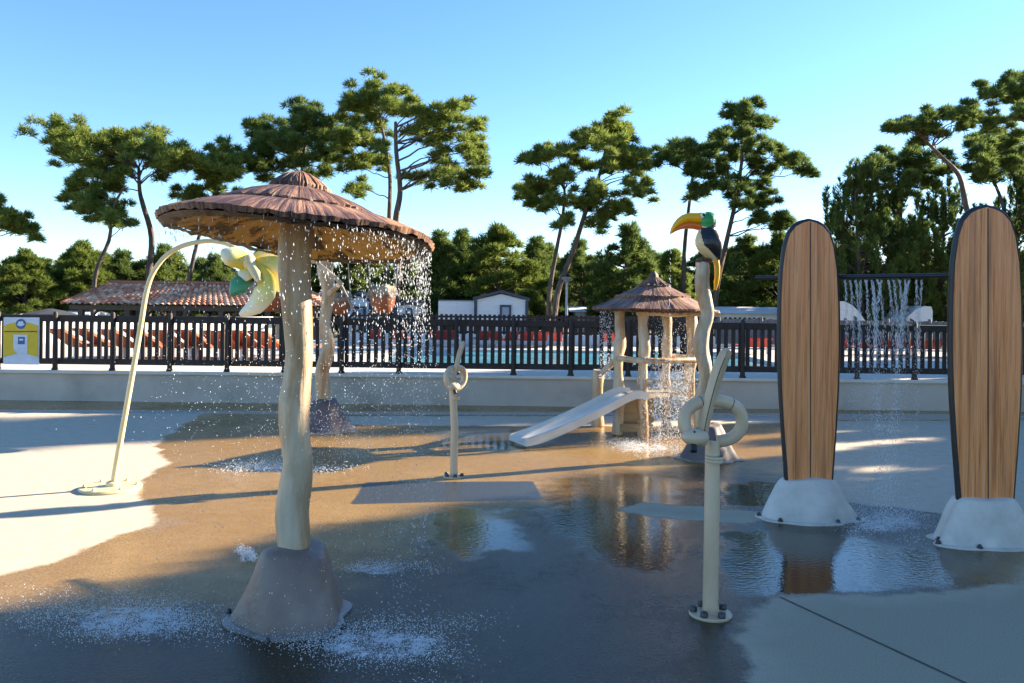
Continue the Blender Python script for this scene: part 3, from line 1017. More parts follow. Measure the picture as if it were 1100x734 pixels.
# loungers
def make_lounger(mat, label, group):
    r = thing('sun_lounger', (0, 0, 0), label, 'sun lounger', group)
    m = MB(); m.box((0, .5, .27), (.56, 1.15, .045), bevel=.012); m.build('seat', mat, r)
    m = MB()
    V = []
    for (y, z) in ((-.06, .27), (-.52, .62)):
        V += [(-.28, y, z), (.28, y, z)]
    for (y, z) in ((-.09, .235), (-.55, .585)):
        V += [(-.28, y, z), (.28, y, z)]
    m.add(V, [(0, 1, 3, 2), (4, 6, 7, 5), (0, 2, 6, 4), (1, 5, 7, 3), (2, 3, 7, 6), (0, 4, 5, 1)])
    m.build('backrest', mat, r, smooth=False)
    for sx in (-.25, .25):
        for y in (0.0, .98):
            m = MB(); m.box((sx, y, .125), (.04, .04, .25)); m.build('leg', M['white_metal'], r)
    return r
lo = make_lounger(M['orange'], None, 'orange loungers behind the fence')
lab_o = ['orange lounger next to the yellow sign, first of its row', 'orange lounger second from the yellow sign', 'orange lounger third from the yellow sign', 'orange lounger seen just before the arched pipe', 'orange lounger seen just past the arched pipe',
         'orange lounger midway between arched pipe and hanging flower', 'orange lounger below the right half of the tiled roof', 'orange lounger below the hanging flower', 'orange lounger nearest the thatched umbrella pole']
for i in range(9):
    o = lo if i == 0 else copy_tree(lo)
    px = 80 + i * 27.0
    Y = 15.3 + .25 * (i % 2)
    o.location = (at(px, 380, Y).x, Y + .3, DZ + .002)
    o.rotation_euler = (0, 0, R(-28 + random.uniform(-8, 8)))
    o.scale = (1.0, 1.0, .95)
    o['label'] = lab_o[i]
lr = make_lounger(M['red'], None, 'red loungers across the pool')
reds = [402, 428, 470, 484, 518, 534, 548, 565, 580, 597, 655, 805, 817, 905, 925, 950, 968, 985, 1000]
lab_r = ['red lounger behind the hanging terracotta bucket', 'red lounger just past the hanging terracotta bucket', 'red lounger across the pool before the far knotted fountain', 'red lounger behind the blade of the far knotted fountain', 'red lounger below the gable door of the white cabin, first of six',
         'red lounger second of six across the pool', 'red lounger third of six across the pool', 'red lounger fourth of six across the pool', 'red lounger fifth of six across the pool', 'red lounger last of six across the pool', 'red lounger beside the hut post across the pool',
         'red lounger between toucan and surfboard, nearer the toucan', 'red lounger between toucan and surfboard, nearer the surfboard', 'red lounger behind the spray bar, first from the smaller surfboard', 'red lounger behind the spray bar, second from the smaller surfboard',
         'red lounger behind the spray bar, third from the smaller surfboard', 'red lounger behind the spray bar, fourth from the smaller surfboard', 'red lounger behind the spray bar, fifth from the smaller surfboard', 'red lounger behind the spray bar, closest to the larger surfboard']
for i, px in enumerate(reds):
    o = lr if i == 0 else copy_tree(lr)
    Y = 21.6 if px < 750 else 19.6
    o.location = (at(px, 370, Y).x, Y, DZ + .002)
    o.rotation_euler = (0, 0, R(random.uniform(-12, 12)))
    o.scale = (.6, .7, .68)
    o['label'] = lab_r[i]

# ================================================================== BUILDINGS BEYOND
def roof_tile_mat():
    m, nt, b = new_mat('clay_roof_tiles')
    L = nt.links.new
    uv = N(nt, 'ShaderNodeUVMap')
    v = N(nt, 'ShaderNodeTexWhiteNoise', noise_dimensions='2D')
    fl = N(nt, 'ShaderNodeVectorMath', operation='FLOOR'); L(uv.outputs[0], fl.inputs[0]); L(fl.outputs[0], v.inputs['Vector'])
    r = ramp(nt, [(0.1, (.36, .125, .065)), (0.4, (.47, .2, .11)), (0.7, (.55, .3, .18)), (0.95, (.62, .44, .31))])
    L(v.outputs['Value'], r.inputs[0]); L(r.outputs[0], b.inputs['Base Color'])
    b.inputs['Roughness'].default_value = .8
    return m
M['tiles'] = roof_tile_mat()
pv = thing('tiled_pavilion', at(190, 345, 28).xy.to_3d() + Vector((0, 0, GROUND_FAR)), 'open pavilion with a hipped terracotta tile roof behind the fence', 'pavilion')
ex0, ex1 = at(66, 326, 27).x, at(352, 330, 27).x
ez = 1.36; rz = 2.08; yE, yR, yB = 27.0, 29.4, 31.8
rx0, rx1 = at(120, 303, yR).x, at(310, 303, yR).x
m = MB()
def slope(e0, e1, r0, r1, ncol, nrow, pitch_cols):
    V, U = [], []
    sub = 6
    n = ncol * sub
    for j in range(nrow + 1):
        for step in ((0, 1) if 0 < j < nrow else (0,)):
            t = j / nrow
            for i in range(n + 1):
                s_ = i / n
                a_ = e0.lerp(e1, s_); b_ = r0.lerp(r1, s_)
                p = a_.lerp(b_, t)
                p = p + Vector((0, 0, .055 * abs(sin(PI * ncol * s_)) + (.035 if step == 0 and j > 0 else 0.0) * 0 + (.03 if step else 0)))
                V.append(p); U.append((s_ * ncol + .001, (j - .5 + step * .6) + .0))
    L_ = len(V) // (n + 1)
    Fc = [(q * (n + 1) + i, q * (n + 1) + i + 1, (q + 1) * (n + 1) + i + 1, (q + 1) * (n + 1) + i) for q in range(L_ - 1) for i in range(n)]
    m.add(V, Fc, 0, U)
E0, E1, Bk0, Bk1 = Vector((ex0, yE, ez)), Vector((ex1, yE, ez)), Vector((ex0, yB, ez)), Vector((ex1, yB, ez))
R0, R1 = Vector((rx0, yR, rz)), Vector((rx1, yR, rz))
slope(E0, E1, R0, R1, 44, 11, 1); slope(Bk1, Bk0, R1, R0, 44, 11, 1)
slope(Bk0, E0, R0, R0, 20, 11, 1); slope(E1, Bk1, R1, R1, 20, 11, 1)
rf = m.build('roof', M['tiles'], pv, angle=60)
m = MB(); m.tube([R0 + Vector((-.1, 0, .05)), R1 + Vector((.1, 0, .05))], .08, 8)
m.tube([E0 + Vector((0, 0, .05)), R0 + Vector((0, 0, .05))], .06, 8); m.build('ridge_tiles', M['terracotta_pot'], rf)
m = MB(); m.box(((ex0 + ex1) / 2, yE + .25, ez - .1), (ex1 - ex0 - .3, .1, .16)); m.box(((ex0 + ex1) / 2, yB - .25, ez - .1), (ex1 - ex0 - .3, .1, .16)); m.build('beam', M['dark_wood'], pv)
for i in range(6):
    X = ex0 + .5 + (ex1 - ex0 - 1) * i / 5
    for y in (yE + .3, yB - .3):
        m = MB(); m.box((X, y, (ez - .18 + GROUND_FAR) / 2), (.16, .16, ez - .18 - GROUND_FAR))
        for s_ in (-1, 1):
            m.tube([(X + s_ * .05, y, ez - .75), (X + s_ * .55, y, ez - .2)], .05, 5)
        m.build('post', M['dark_wood'], pv)
m = MB(); m.box(((ex0 + ex1) / 2 + 1.0, yB - 1.0, -.05), (ex1 - ex0 - 4, .15, 2.0)); m.build('back_wall', M['white_wall'], pv)
m = MB(); m.box(((ex0 + ex1) / 2 - 2.5, yE + 1.0, -.5), (5, .5, 1.2), bevel=.02); m.build('counter', M['white_wall'], pv)

def mobile_home(pxa, pxb, ytop, yeave, Y, label, door=None, ext=None, name='mobile_home'):
    A, B = at(pxa, yeave, Y), at(pxb, yeave, Y)
    cx = (A.x + B.x) / 2; apex = at((pxa + pxb) / 2, ytop, Y)
    rt = thing(name, (cx, Y, GROUND_FAR), label, 'mobile home')
    L_ = 3.0
    m = MB()
    z = (A.z + B.z) / 2
    V = []
    for y in (Y, Y + L_):
        V += [(A.x, y, GROUND_FAR + .3), (B.x, y, GROUND_FAR + .3), (B.x, y, z), (cx, y, apex.z), (A.x, y, z)]
    m.add(V, [(4, 3, 2, 1, 0)[::-1], (5, 6, 7, 8, 9)[::-1], (0, 5, 9, 4)[::-1], (1, 2, 7, 6)[::-1]])
    m.build('wall', M['white_panel'], rt, smooth=False)
    m = MB()
    for (p, q) in (((A.x - .12, z - .02), (cx, apex.z + .05)), ((cx, apex.z + .05), (B.x + .12, z - .02))):
        V = []
        for y in (Y - .15, Y + L_ + .15):
            V += [(p[0], y, p[1]), (q[0], y, q[1]), (q[0], y, q[1] + .13), (p[0], y, p[1] + .13)]
        m.add(V, [(0, 1, 2, 3), (7, 6, 5, 4), (0, 4, 5, 1), (3, 2, 6, 7), (0, 3, 7, 4), (1, 5, 6, 2)])
    m.build('roof', M['navy'], rt, smooth=False)
    for X in (A.x, B.x):
        m = MB(); m.box((X, Y - .02, (z + GROUND_FAR + .3) / 2), (.14, .08, z - GROUND_FAR - .35)); m.build('corner_trim', M['navy'], rt)
    if door:
        a_, b_ = at(door[0], door[2], Y), at(door[1], door[3], Y)
        w_ = b_.x - a_.x; h_ = a_.z - b_.z
        m = MB()
        for X in (a_.x + w_ * .09, b_.x - w_ * .09):
            m.box((X, Y - .05, a_.z - h_ / 2), (w_ * .18, .07, h_))
        m.box(((a_.x + b_.x) / 2, Y - .05, a_.z - w_ * .1), (w_ * .64 - .004, .066, w_ * .2))
        wn = m.build('window', M['navy'], rt)
        m = MB(); m.box(((a_.x + b_.x) / 2, Y - .03, a_.z - h_ / 2 - w_ * .1), (w_ * .64 - .004, .03, h_ - w_ * .2 - .004)); m.build('pane', M['pale_glass'], wn)
    if ext:
        a_ = at(ext[0], ext[1], Y + .4); b_ = at(ext[2], ext[3], Y + .4)
        zt = a_.z; zz = b_.z
        o0, o1 = at(ext[4], 333, Y + .4), at(ext[5], 333, Y + .4)
        m = MB()
        m.box(((a_.x + o0.x) / 2, Y + .4, (zt + GROUND_FAR) / 2), (o0.x - a_.x, .12, zt - GROUND_FAR))
        m.box(((o1.x + A.x) / 2 - .04, Y + .4, (zt + .05 + GROUND_FAR) / 2), (A.x - o1.x - .09, .12, zt + .05 - GROUND_FAR))
        m.box(((o0.x + o1.x) / 2, Y + .4, zt - .42), (o1.x - o0.x - .004, .116, .84))
        m.build('annex_wall', M['white_panel'], rt)
        m = MB(); m.box(((a_.x + A.x) / 2 - .06, Y + 1.4, zt + .03), (A.x - a_.x - .15, 2.2, .05)); m.build('annex_roof', M['grey_roof'], rt)
    return rt
mobile_home(511, 566, 316, 322.5, 37, 'white gabled mobile home with navy trim and a side annex', (537, 549, 327.5, 345), (471, 323.5, 511, 322, 476, 491))
mobile_home(372, 398, 318, 325, 38, 'small white mobile home seen past the hanging terracotta bucket', (379, 393, 329, 340))
mobile_home(425, 452, 327, 329.5, 36, 'low white mobile home seen through the falling water', (436, 443, 331, 342))

def van(px0, px1, ytop, Y, label, mirror=False):
    """rounded white caravan"""
    a_, b_ = at(px0, ytop, Y), at(px1, ytop, Y)
    x0, x1, zt = a_.x, b_.x, max(a_.z, b_.z)
    zb = -.6
    L_ = x1 - x0
    rt = thing('caravan', ((x0 + x1) / 2, Y, GROUND_FAR), label, 'caravan')
    out = [(0, 0), (1, 0), (1, .45), (.93, .62), (.72, .8), (.5, .93), (.25, 1), (.04, .99), (0, .9)]
    if mirror: out = [(1 - u, v) for u, v in out[::-1]]
    H_ = zt - zb
    m = MB(); m.loft([[(x0 + u * L_, y, zb + v * H_) for u, v in out] for y in (Y, Y + 2.2)]); m.build('body', M['white_panel'], rt, angle=30)
    m = MB(); u = .5 if not mirror else .3
    m.add([(x0 + (u + p) * L_, Y - .01, zb + q * H_) for p, q in ((0, .5), (.22, .5), (.14, .72), (.02, .76))], [(0, 1, 2, 3)])
    m.build('window', M['glass'], rt, smooth=False)
    for u in (.2, .8):
        m = MB(); m.tube([(x0 + u * L_, Y - .06, zb - .08), (x0 + u * L_, Y + .2, zb - .08)], .38, 16); m.build('wheel', M['black_line'], rt)
    return rt
van(898, 934, 324, 34, 'white motor caravan with sloping front behind the spray bar')
van(966, 1002, 329, 36, 'grey white caravan behind the thick water stream', True)

def long_building(px0, px1, y0, y1, Y, label, wallm, roofm):
    a_, b_ = at(px0, y0, Y), at(px1, y1, Y)
    rt = thing('cabin', ((a_.x + b_.x) / 2, Y, GROUND_FAR), label, 'cabin')
    z = (a_.z + b_.z) / 2
    m = MB(); m.box(((a_.x + b_.x) / 2, Y + 2, (z - .3 + GROUND_FAR) / 2), (b_.x - a_.x, 4, z - .3 - GROUND_FAR)); m.build('wall', wallm, rt)
    m = MB(); V = []
    for X in (a_.x - .3, b_.x + .3):
        V += [(X, Y - .3, z - .3), (X, Y + 4.3, z - .3), (X, Y + 2, z)]
    m.add(V, [(0, 1, 2), (5, 4, 3), (0, 3, 4, 1), (0, 2, 5, 3), (1, 4, 5, 2)]); m.build('roof', roofm, rt, smooth=False)
    m = MB()
    m.box((a_.x * .4 + b_.x * .6, Y - .02, z - .85), (1.4, .06, .6)); m.build('window', M['glass'], rt)
long_building(772, 842, 331, 329, 38, 'low white cabin behind the solid grey board fence', M['white_wall'], M['white_panel'])
long_building(618, 660, 329, 330, 44, 'low pale cabin beside the lamp post behind the hut', M['white_wall'], M['white_panel'])
long_building(-60, 80, 334, 334, 40, 'low white cabin at the far left behind the yellow sign', M['white_wall'], M['white_panel'])
M['pale_roof'] = M['white_panel']

# dark parasol left
pc = at(58, 333, 24.5)
ps = thing('parasol', (pc.x, 24.3, -.4), 'dark flat parasol open behind the yellow sign', 'parasol')
m = MB(); m.tube([(pc.x, 24.3, -.4), (pc.x, 24.3, pc.z)], .025, 8); m.build('pole', M['grey_metal'], ps)
m = MB(); m.lathe((pc.x, 24.3, pc.z - .12), [(.72, -.04), (.74, 0), (.4, .09), (.05, .16)], 8, caps=(True, True)); m.build('canopy', M['dark_fabric'], ps, angle=10)

# lamp post
lp = at(608.5, 337, 34)
ls = thing('lamp_post', (lp.x, 34, GROUND_FAR), 'grey lamp post with a flat head beyond the pool', 'lamp post')
ztop = at(608.5, 301, 34).z
m = MB(); m.tube([(lp.x, 34, GROUND_FAR), (lp.x, 34, ztop - .1)], [.07, .05], 8); m.build('pole', M['grey_metal'], ls)
m = MB(); m.lathe((lp.x, 34, ztop - .12), [(.06, 0), (.09, .08), (.2, .16), (.22, .2), (.1, .25)], 14); m.build('lamp_head', M['grey_metal'], ls)

# ================================================================== THATCHED UMBRELLA (front)
def thatch(mb_top, mb_under, mb_edge, c, Rr, H, tiers, seg, seed, tiltx=0.0, tilty=0.0, lip=.045, under_h=.5, wav=.02, facet=0, bulge=.02):
    """tiered thatch roof whose rim centre is at c"""
    rnd = random.Random(seed)
    ph = [rnd.uniform(0, 6.28) for _ in range(6)]
    rimw = [1 + wav * (sin(3 * 2 * PI * i / seg + ph[0]) + .8 * sin(5 * 2 * PI * i / seg + ph[1])) for i in range(seg)]
    rimz = [Rr * wav * .9 * (sin(2 * 2 * PI * i / seg + ph[2]) + .8 * sin(4 * 2 * PI * i / seg + ph[3])) for i in range(seg)]
    if facet:
        for i in range(seg):
            th = (2 * PI * i / seg) % (2 * PI / facet) - PI / facet
            rimw[i] *= cos(PI / facet) / cos(th) * 1.06
    def P(i, r, z, jr=0.0, jz=0.0):
        th = 2 * PI * i / seg
        f = r / Rr
        rr = r * (1 + (rimw[i] - 1) * f) + jr
        x, y = cos(th) * rr, sin(th) * rr
        zz = z + rimz[i] * f * f + jz + tiltx * x + tilty * y
        return (c[0] + x, c[1] + y, c[2] + zz)
    strand = [rnd.gauss(0, 1) for _ in range(seg)]
    prev = 0.0
    for k, (r0, z0_, r1, z1_) in enumerate(tiers):
        rings = []
        js = [rnd.gauss(0, 1) for _ in range(seg)]
        for q in range(7):
            t = q / 6
            r = r0 + (r1 - r0) * t
            z = z0_ + (z1_ - z0_) * t + bulge * sin(PI * t) * Rr
            rings.append([P(i, r, z, js[i] * .005 * t * Rr / .7, (rnd.gauss(0, .0022) + js[(i * 7) % seg] * .002) * t * Rr / .7) for i in range(seg)])
        # fringe turned down and back under
        rings.append([P(i, r1 * .985, z1_ - lip * (.8 + .25 * js[(i * 3) % seg] * .5), js[i] * .006) for i in range(seg)])
        mb_top.loft(rings, (q == 99, False), uv=lambda u, v, k=k: (u + .37 * k, v))
        if k < len(tiers) - 1:
            mb_edge.loft([rings[-1], [P(i, r1 * .9, z1_ - lip * .5) for i in range(seg)]], (False, False))
    r1, z1_ = tiers[-1][2], tiers[-1][3]
    # rim roll and underside
    e0 = [P(i, r1 * .985, z1_ - lip) for i in range(seg)]
    e1 = [P(i, r1 * .95, z1_ - lip * 1.5, 0, rnd.gauss(0, .004)) for i in range(seg)]
    e2 = [P(i, r1 * .86, z1_ - lip * 1.2, 0, rnd.gauss(0, .003)) for i in range(seg)]
    mb_edge.loft([e0, e1, e2], (False, False))
    un = []
    for q in range(8):
        t = q / 7
        un.append([P(i, r1 * (.86 - .8 * t), z1_ - lip * 1.2 + under_h * t ** .9, 0, rnd.gauss(0, .003)) for i in range(seg)])
    mb_under.loft(un, (False, True), uv=lambda u, v: (u, v * 2))

mc = G(313, 664)
MY = mc.y
ms = MY / F
um = thing('thatched_umbrella', (mc.x, mc.y, 0), 'large thatched mushroom water umbrella on a knobbly log post', 'water umbrella')
b_, e_ = MB(), MB()
rock_base(b_, e_, (mc.x, mc.y, 0), .272, .265, .365, .16, .155, 5, 3, .032, off=(.015, 0))
bs = b_.build('base', M['rock_brown'], um); e_.build('flange', M['rock_edge'], bs)
bolts(um, [(mc.x + .295, mc.y - .16, .014), (mc.x - .02, mc.y - .335, .014), (mc.x - .32, mc.y + .02, .014)], .012)
# post follows the photograph's bends
pp = [(316, 596), (314, 570), (313, 548), (317, 522), (320, 500), (318, 478), (316, 455), (317, 430), (320, 405), (322, 380), (321, 350), (319, 320), (317, 290), (318, 262), (321, 238), (322, 225)]
pw_ = [33, 34, 34, 33, 30, 30, 32, 34, 31, 30, 32, 33, 34, 35, 34, 34]
m = MB()
pts = [at(x, y, MY + .01 * sin(i)) for i, (x, y) in enumerate(pp)]
pts = smooth_path(pts, 3)
rad = list(np.interp(np.linspace(0, 1, len(pts)), np.linspace(0, 1, len(pw_)), [q * ms / 2 for q in pw_]))
m.tube(pts, rad, 20, rfun=lambda th, i: 1 + .05 * sin(2 * th + i * .16) + .05 * sin(3 * th - i * .11 + 1))
m.build('post', M['log'], um)
t_, u_, g_ = MB(), MB(), MB()
rimc = at(320.5, 250, MY)
ap = at(321, 183, MY).z - rimc.z
thatch(t_, u_, g_, (rimc.x, MY + .03, rimc.z), .67, .33, [(.012, ap, .15, ap - .085), (.11, ap - .095, .40, ap - .205), (.35, ap - .205, .67, .0)], 170, 3, tiltx=-.08, tilty=-.095, lip=.03, under_h=.17, wav=.018)
cp = t_.build('cap', M['thatch'], um, angle=70)
u_.build('cap_lining', M['thatch_under'], cp, angle=70)
g_.build('cap_fringe', M['thatch_edge'], cp, angle=70)

# falling water from the cap
Wp, Ws, St = [], [], []
for i in range(4600):
    th = random.gauss(-.15, .95) if random.random() < .8 else random.uniform(0, 2 * PI)
    th = round(th * 22) / 22 + random.gauss(0, .012)
    rr = .65 * random.uniform(.92, 1.02)
    x = rimc.x + cos(th) * rr; y = MY + .03 + sin(th) * rr
    zr = rimc.z - .08 * (x - rimc.x) - .095 * (y - MY) - .03
    f = random.random() ** 1.9
    z = zr - f * 1.8
    if z < .01: continue
    x = rimc.x + (x - rimc.x) * (1 + random.gauss(.02, .06) * f) + random.gauss(0, .05) * f; y = MY + (y - MY) * (1 + random.gauss(0, .06) * f) + random.gauss(0, .05) * f
    Wp.append((x, y, z)); Ws.append(random.choice((.0009, .0011, .0013, .0015, .0018, .0024))); St.append(random.uniform(2.5, 7) if f < .25 else random.uniform(1, 2.6))
drops('falling_water', Wp, np.array(Ws), 'water drops falling from the thatched umbrella', stretch=np.array(St))

def splash(px, py, w_px, h_px, n, label, s0=.002, s1=.0062, zmax=.06, name='water_splash'):
    P, Sz = [], []
    cl = [(random.gauss(0, .5), random.gauss(0, .5)) for _ in range(max(4, n // 60))]
    for i in range(int(n * 2.2)):
        c = random.choice(cl)
        u = c[0] + random.gauss(0, .22); v = c[1] + random.gauss(0, .22)
        g = G(px + u * w_px / 2, py + v * h_px / 2)
        if g.y < 2.2: continue
        z = abs(random.gauss(0, zmax * .4)) + .002
        P.append((g.x, g.y, z)); Sz.append(random.uniform(s0, s1) * random.uniform(.3, .62))
    return drops(name, P, np.array(Sz), label)
splash(140, 668, 190, 50, 3400, 'white water splashing on the shaded floor in the near corner')
splash(410, 690, 210, 55, 2600, 'white water splashing in front of the umbrella base')
splash(405, 612, 90, 16, 600, 'white water splashing right beside the umbrella post foot', .002, .005)
splash(268, 598, 22, 18, 420, 'bright sunlit splash touching the umbrella base', .003, .008, .05)
splash(305, 504, 130, 12, 900, 'bright line of splashing water behind the umbrella post', .004, .01, .08)
splash(690, 480, 90, 16, 1300, 'white water splashing at the foot of the thatched hut', .003, .009, .08)
splash(955, 562, 100, 26, 2600, 'white water splashing between the two surfboards', .002, .006, .09)
splash(345, 490, 120, 30, 500, 'scattered drops around the bucket tree rock', .004, .009, .5)

# ================================================================== FLOWER FOUNTAIN (arched pipe)
fb = G(119, 525)
FLY = fb.y
fl = thing('flower_fountain', (fb.x, fb.y, 0), 'tall arched cream pipe fountain ending in a hanging painted flower', 'fountain')
m = MB(); m.lathe((fb.x, fb.y, 0), [(.24, 0), (.245, .012), (.235, .024), (.05, .026)], 40); m.build('base_plate', M['yellow_pipe'], fl)
bolts(fl, [(fb.x + .2 * cos(a), fb.y + .2 * sin(a), .024) for a in np.linspace(.3, 6.58, 7)[:6]], .012, 'yellow_pipe')
pp = [(121.5, 524), (124, 505), (131, 465), (139, 420), (147, 375), (152, 345), (157, 315), (164, 294), (177, 276), (192, 266), (208, 261), (226, 259), (243, 262), (258, 270), (266, 280)]
P = smooth_path([at(x, y, FLY + .02 * i * 0) for i, (x, y) in enumerate(pp)], 4)
n = len(P)
m = MB(); m.tube(P, [.024 * (1 - .3 * i / n) for i in range(n)], 14); m.build('pipe', M['yellow_pipe'], fl)
m = MB(); p0 = P[0]; m.lathe((p0.x, p0.y, .024), [(.06, 0), (.055, .03), (.036, .04)], 16, caps=(False, False)); m.build('collar', M['yellow_pipe'], fl)

def petal(path, wid, thick, dep, parent, name='petal', mat='petal', cup=.3):
    """a leaf-shaped moulded blade along pixel path with half-widths (px)"""
    C = smooth_path([at(x, y, FLY + d_) for (x, y), d_ in zip(path, dep)], 4)
    n = len(C)
    W = np.interp(np.linspace(0, 1, n), np.linspace(0, 1, len(wid)), [q * 1.22 * FLY / F for q in wid])
    m = MB(); rings = []
    for i in range(n):
        t = (C[min(n - 1, i + 1)] - C[max(0, i - 1)]).normalized()
        side = Vector((t.z, 0.25, -t.x)).normalized()
        nr = t.cross(side).normalized()
        ring = []
        for k in range(12):
            a = 2 * PI * k / 12
            u = cos(a)
            ring.append(C[i] + side * (u * W[i]) + nr * (sin(a) * thick * min(1, W[i] / .02) + cup * W[i] * u * u))
        rings.append(ring)
    m.loft(rings)
    return m.build(name, M[mat], parent)
petal([(268, 290), (258, 280), (247, 274), (238, 270)], [4, 9, 9, 3], .014, [0, -.06, -.1, -.1], fl)
petal([(270, 288), (280, 280), (292, 274), (303, 272)], [4, 8, 9, 3], .014, [0, .06, .1, .1], fl)
petal([(270, 284), (283, 300), (282, 314), (272, 328), (258, 338)], [5, 9, 11, 9, 2], .016, [0, -.12, -.16, -.14, -.1], fl)
petal([(272, 284), (286, 291), (297, 300), (304, 312)], [5, 15, 15, 5], .016, [0, -.02, -.04, -.03], fl)
petal([(268, 284), (264, 292), (259, 298)], [4, 8, 5], .014, [0, -.06, -.08], fl)
petal([(268, 292), (262, 300), (254, 308), (248, 318)], [3, 8, 9, 1.5], .014, [.02, -.02, -.04, -.04], fl, 'leaf', 'leaf_paint', .2)
petal([(274, 284), (284, 281), (294, 276), (300, 272)], [3, 7, 6, 1.5], .014, [.14, .16, .17, .18], fl, 'leaf', 'leaf_paint', .2)
m = MB(); c = at(268, 282, FLY - .02); m.ball(c, (.055, .06, .07), 16, 10); m.tube([c, at(276, 296, FLY - .12), at(279, 303, FLY - .16)], [.045, .04, .022], 12); m.build('flower_heart', M['sign_yellow'] if 0 else M['bird_cream'], fl)

# ================================================================== BUCKET TREE
bc = G(349, 462)
BY = bc.y
bt = thing('bucket_tree', (bc.x, bc.y, 0), 'pale forked log post carrying hanging buckets behind the umbrella', 'bucket post')
b_, e_ = MB(), MB()
rock_base(b_, e_, (bc.x, bc.y, 0), .34, .33, .38, .15, .15, 9, 5, .05)
bs = b_.build('base', M['rock_dark'], bt); e_.build('flange', M['rock_edge'], bs)
pp = [(347, 438), (347, 420), (346, 400), (350, 385), (353, 368), (349, 350), (351, 330), (353, 310), (349, 292), (350, 276)]
wd = [15, 15, 14, 15, 14, 13, 13, 14, 16, 15]
P = smooth_path([at(x, y, BY) for x, y in pp], 3)
m = MB(); m.tube(P, list(np.interp(np.linspace(0, 1, len(P)), np.linspace(0, 1, len(wd)), [q * BY / F / 2 for q in wd])), 14, rfun=lambda th, i: 1 + .07 * sin(2 * th + i * .3)); m.build('post', M['log'], bt)
m = MB(); a_, b2 = at(262, 279, BY + .25), at(437, 280, BY - .05)
wavy_log(m, a_, b2, .042, 24, 10, .1, 4); m.build('cross_arm', M['log'], bt)
m = MB(); wavy_log(m, at(333, 275, BY - .3), at(368, 306, BY - .3), .026, 12, 8, .08, 8); m.build('brace', M['log'], bt)
m = MB(); wavy_log(m, at(350, 318, BY), at(363, 307, BY - .2), .04, 8, 8, .1, 6); m.build('stub', M['log'], bt)
m = MB(); m.tube([at(366, 305, BY - .3), at(380, 333, BY - .32)], .016, 6); m.build('lever', M['rock_edge'], bt)

def bucket(px, py, Y, w_px, h_px, label, tilt, ropes, arm_y):
    c = at(px, py, Y); r = w_px / 2 * Y / F; h = h_px * Y / F
    rt = thing('hanging_bucket', (c.x, c.y, c.z - h / 2), label, 'bucket', 'buckets hung from the log post')
    m = MB(); m.lathe((c.x, c.y, c.z - h / 2), [(r * .45, 0), (r * .7, .06 * h), (r * .92, .3 * h), (r, .55 * h), (r * .98, .62 * h)], 20); m.build('bowl', M['terracotta_pot'], rt)
    m = MB(); rnd = random.Random(int(px))
    ph = rnd.uniform(0, 6)
    m.lathe((c.x, c.y, c.z - h / 2), [(r * .98, .55 * h), (r * 1.08, .62 * h), (r * 1.06, .85 * h), (r * .9, .96 * h), (r * .78, .9 * h), (r * .7, .7 * h)], 26, fun=lambda th, j: (1 + .06 * sin(7 * th + j + ph) + .04 * sin(13 * th + 2 * j), .012 * sin(5 * th + ph)))
    m.build('rim', M['pot_rock'], rt)
    for k, (rx, ry) in enumerate(ropes):
        m = MB(); s_ = 1 if rx > px else -1
        m.tube([(c.x + s_ * r * .95, c.y, c.z + h * .32), at(rx, arm_y, Y)], .008, 6); m.build('rope', M['rope'], rt)
    return rt
bk = bucket(411, 321, BY - .02, 28, 32, 'terracotta bucket hanging by pale ropes over the fence, easiest to see', 0, [(396, 0), (428, 0)], 281)
bk2 = bucket(288, 319, BY + .2, 32, 32, 'terracotta bucket half hidden behind the hanging painted flower', 0, [(276, 0), (302, 0)], 281)
bk3 = bucket(366, 326, BY + .55, 22, 26, 'brown bucket hanging close behind the pale log post', .4, [(358, 0), (374, 0)], 283)

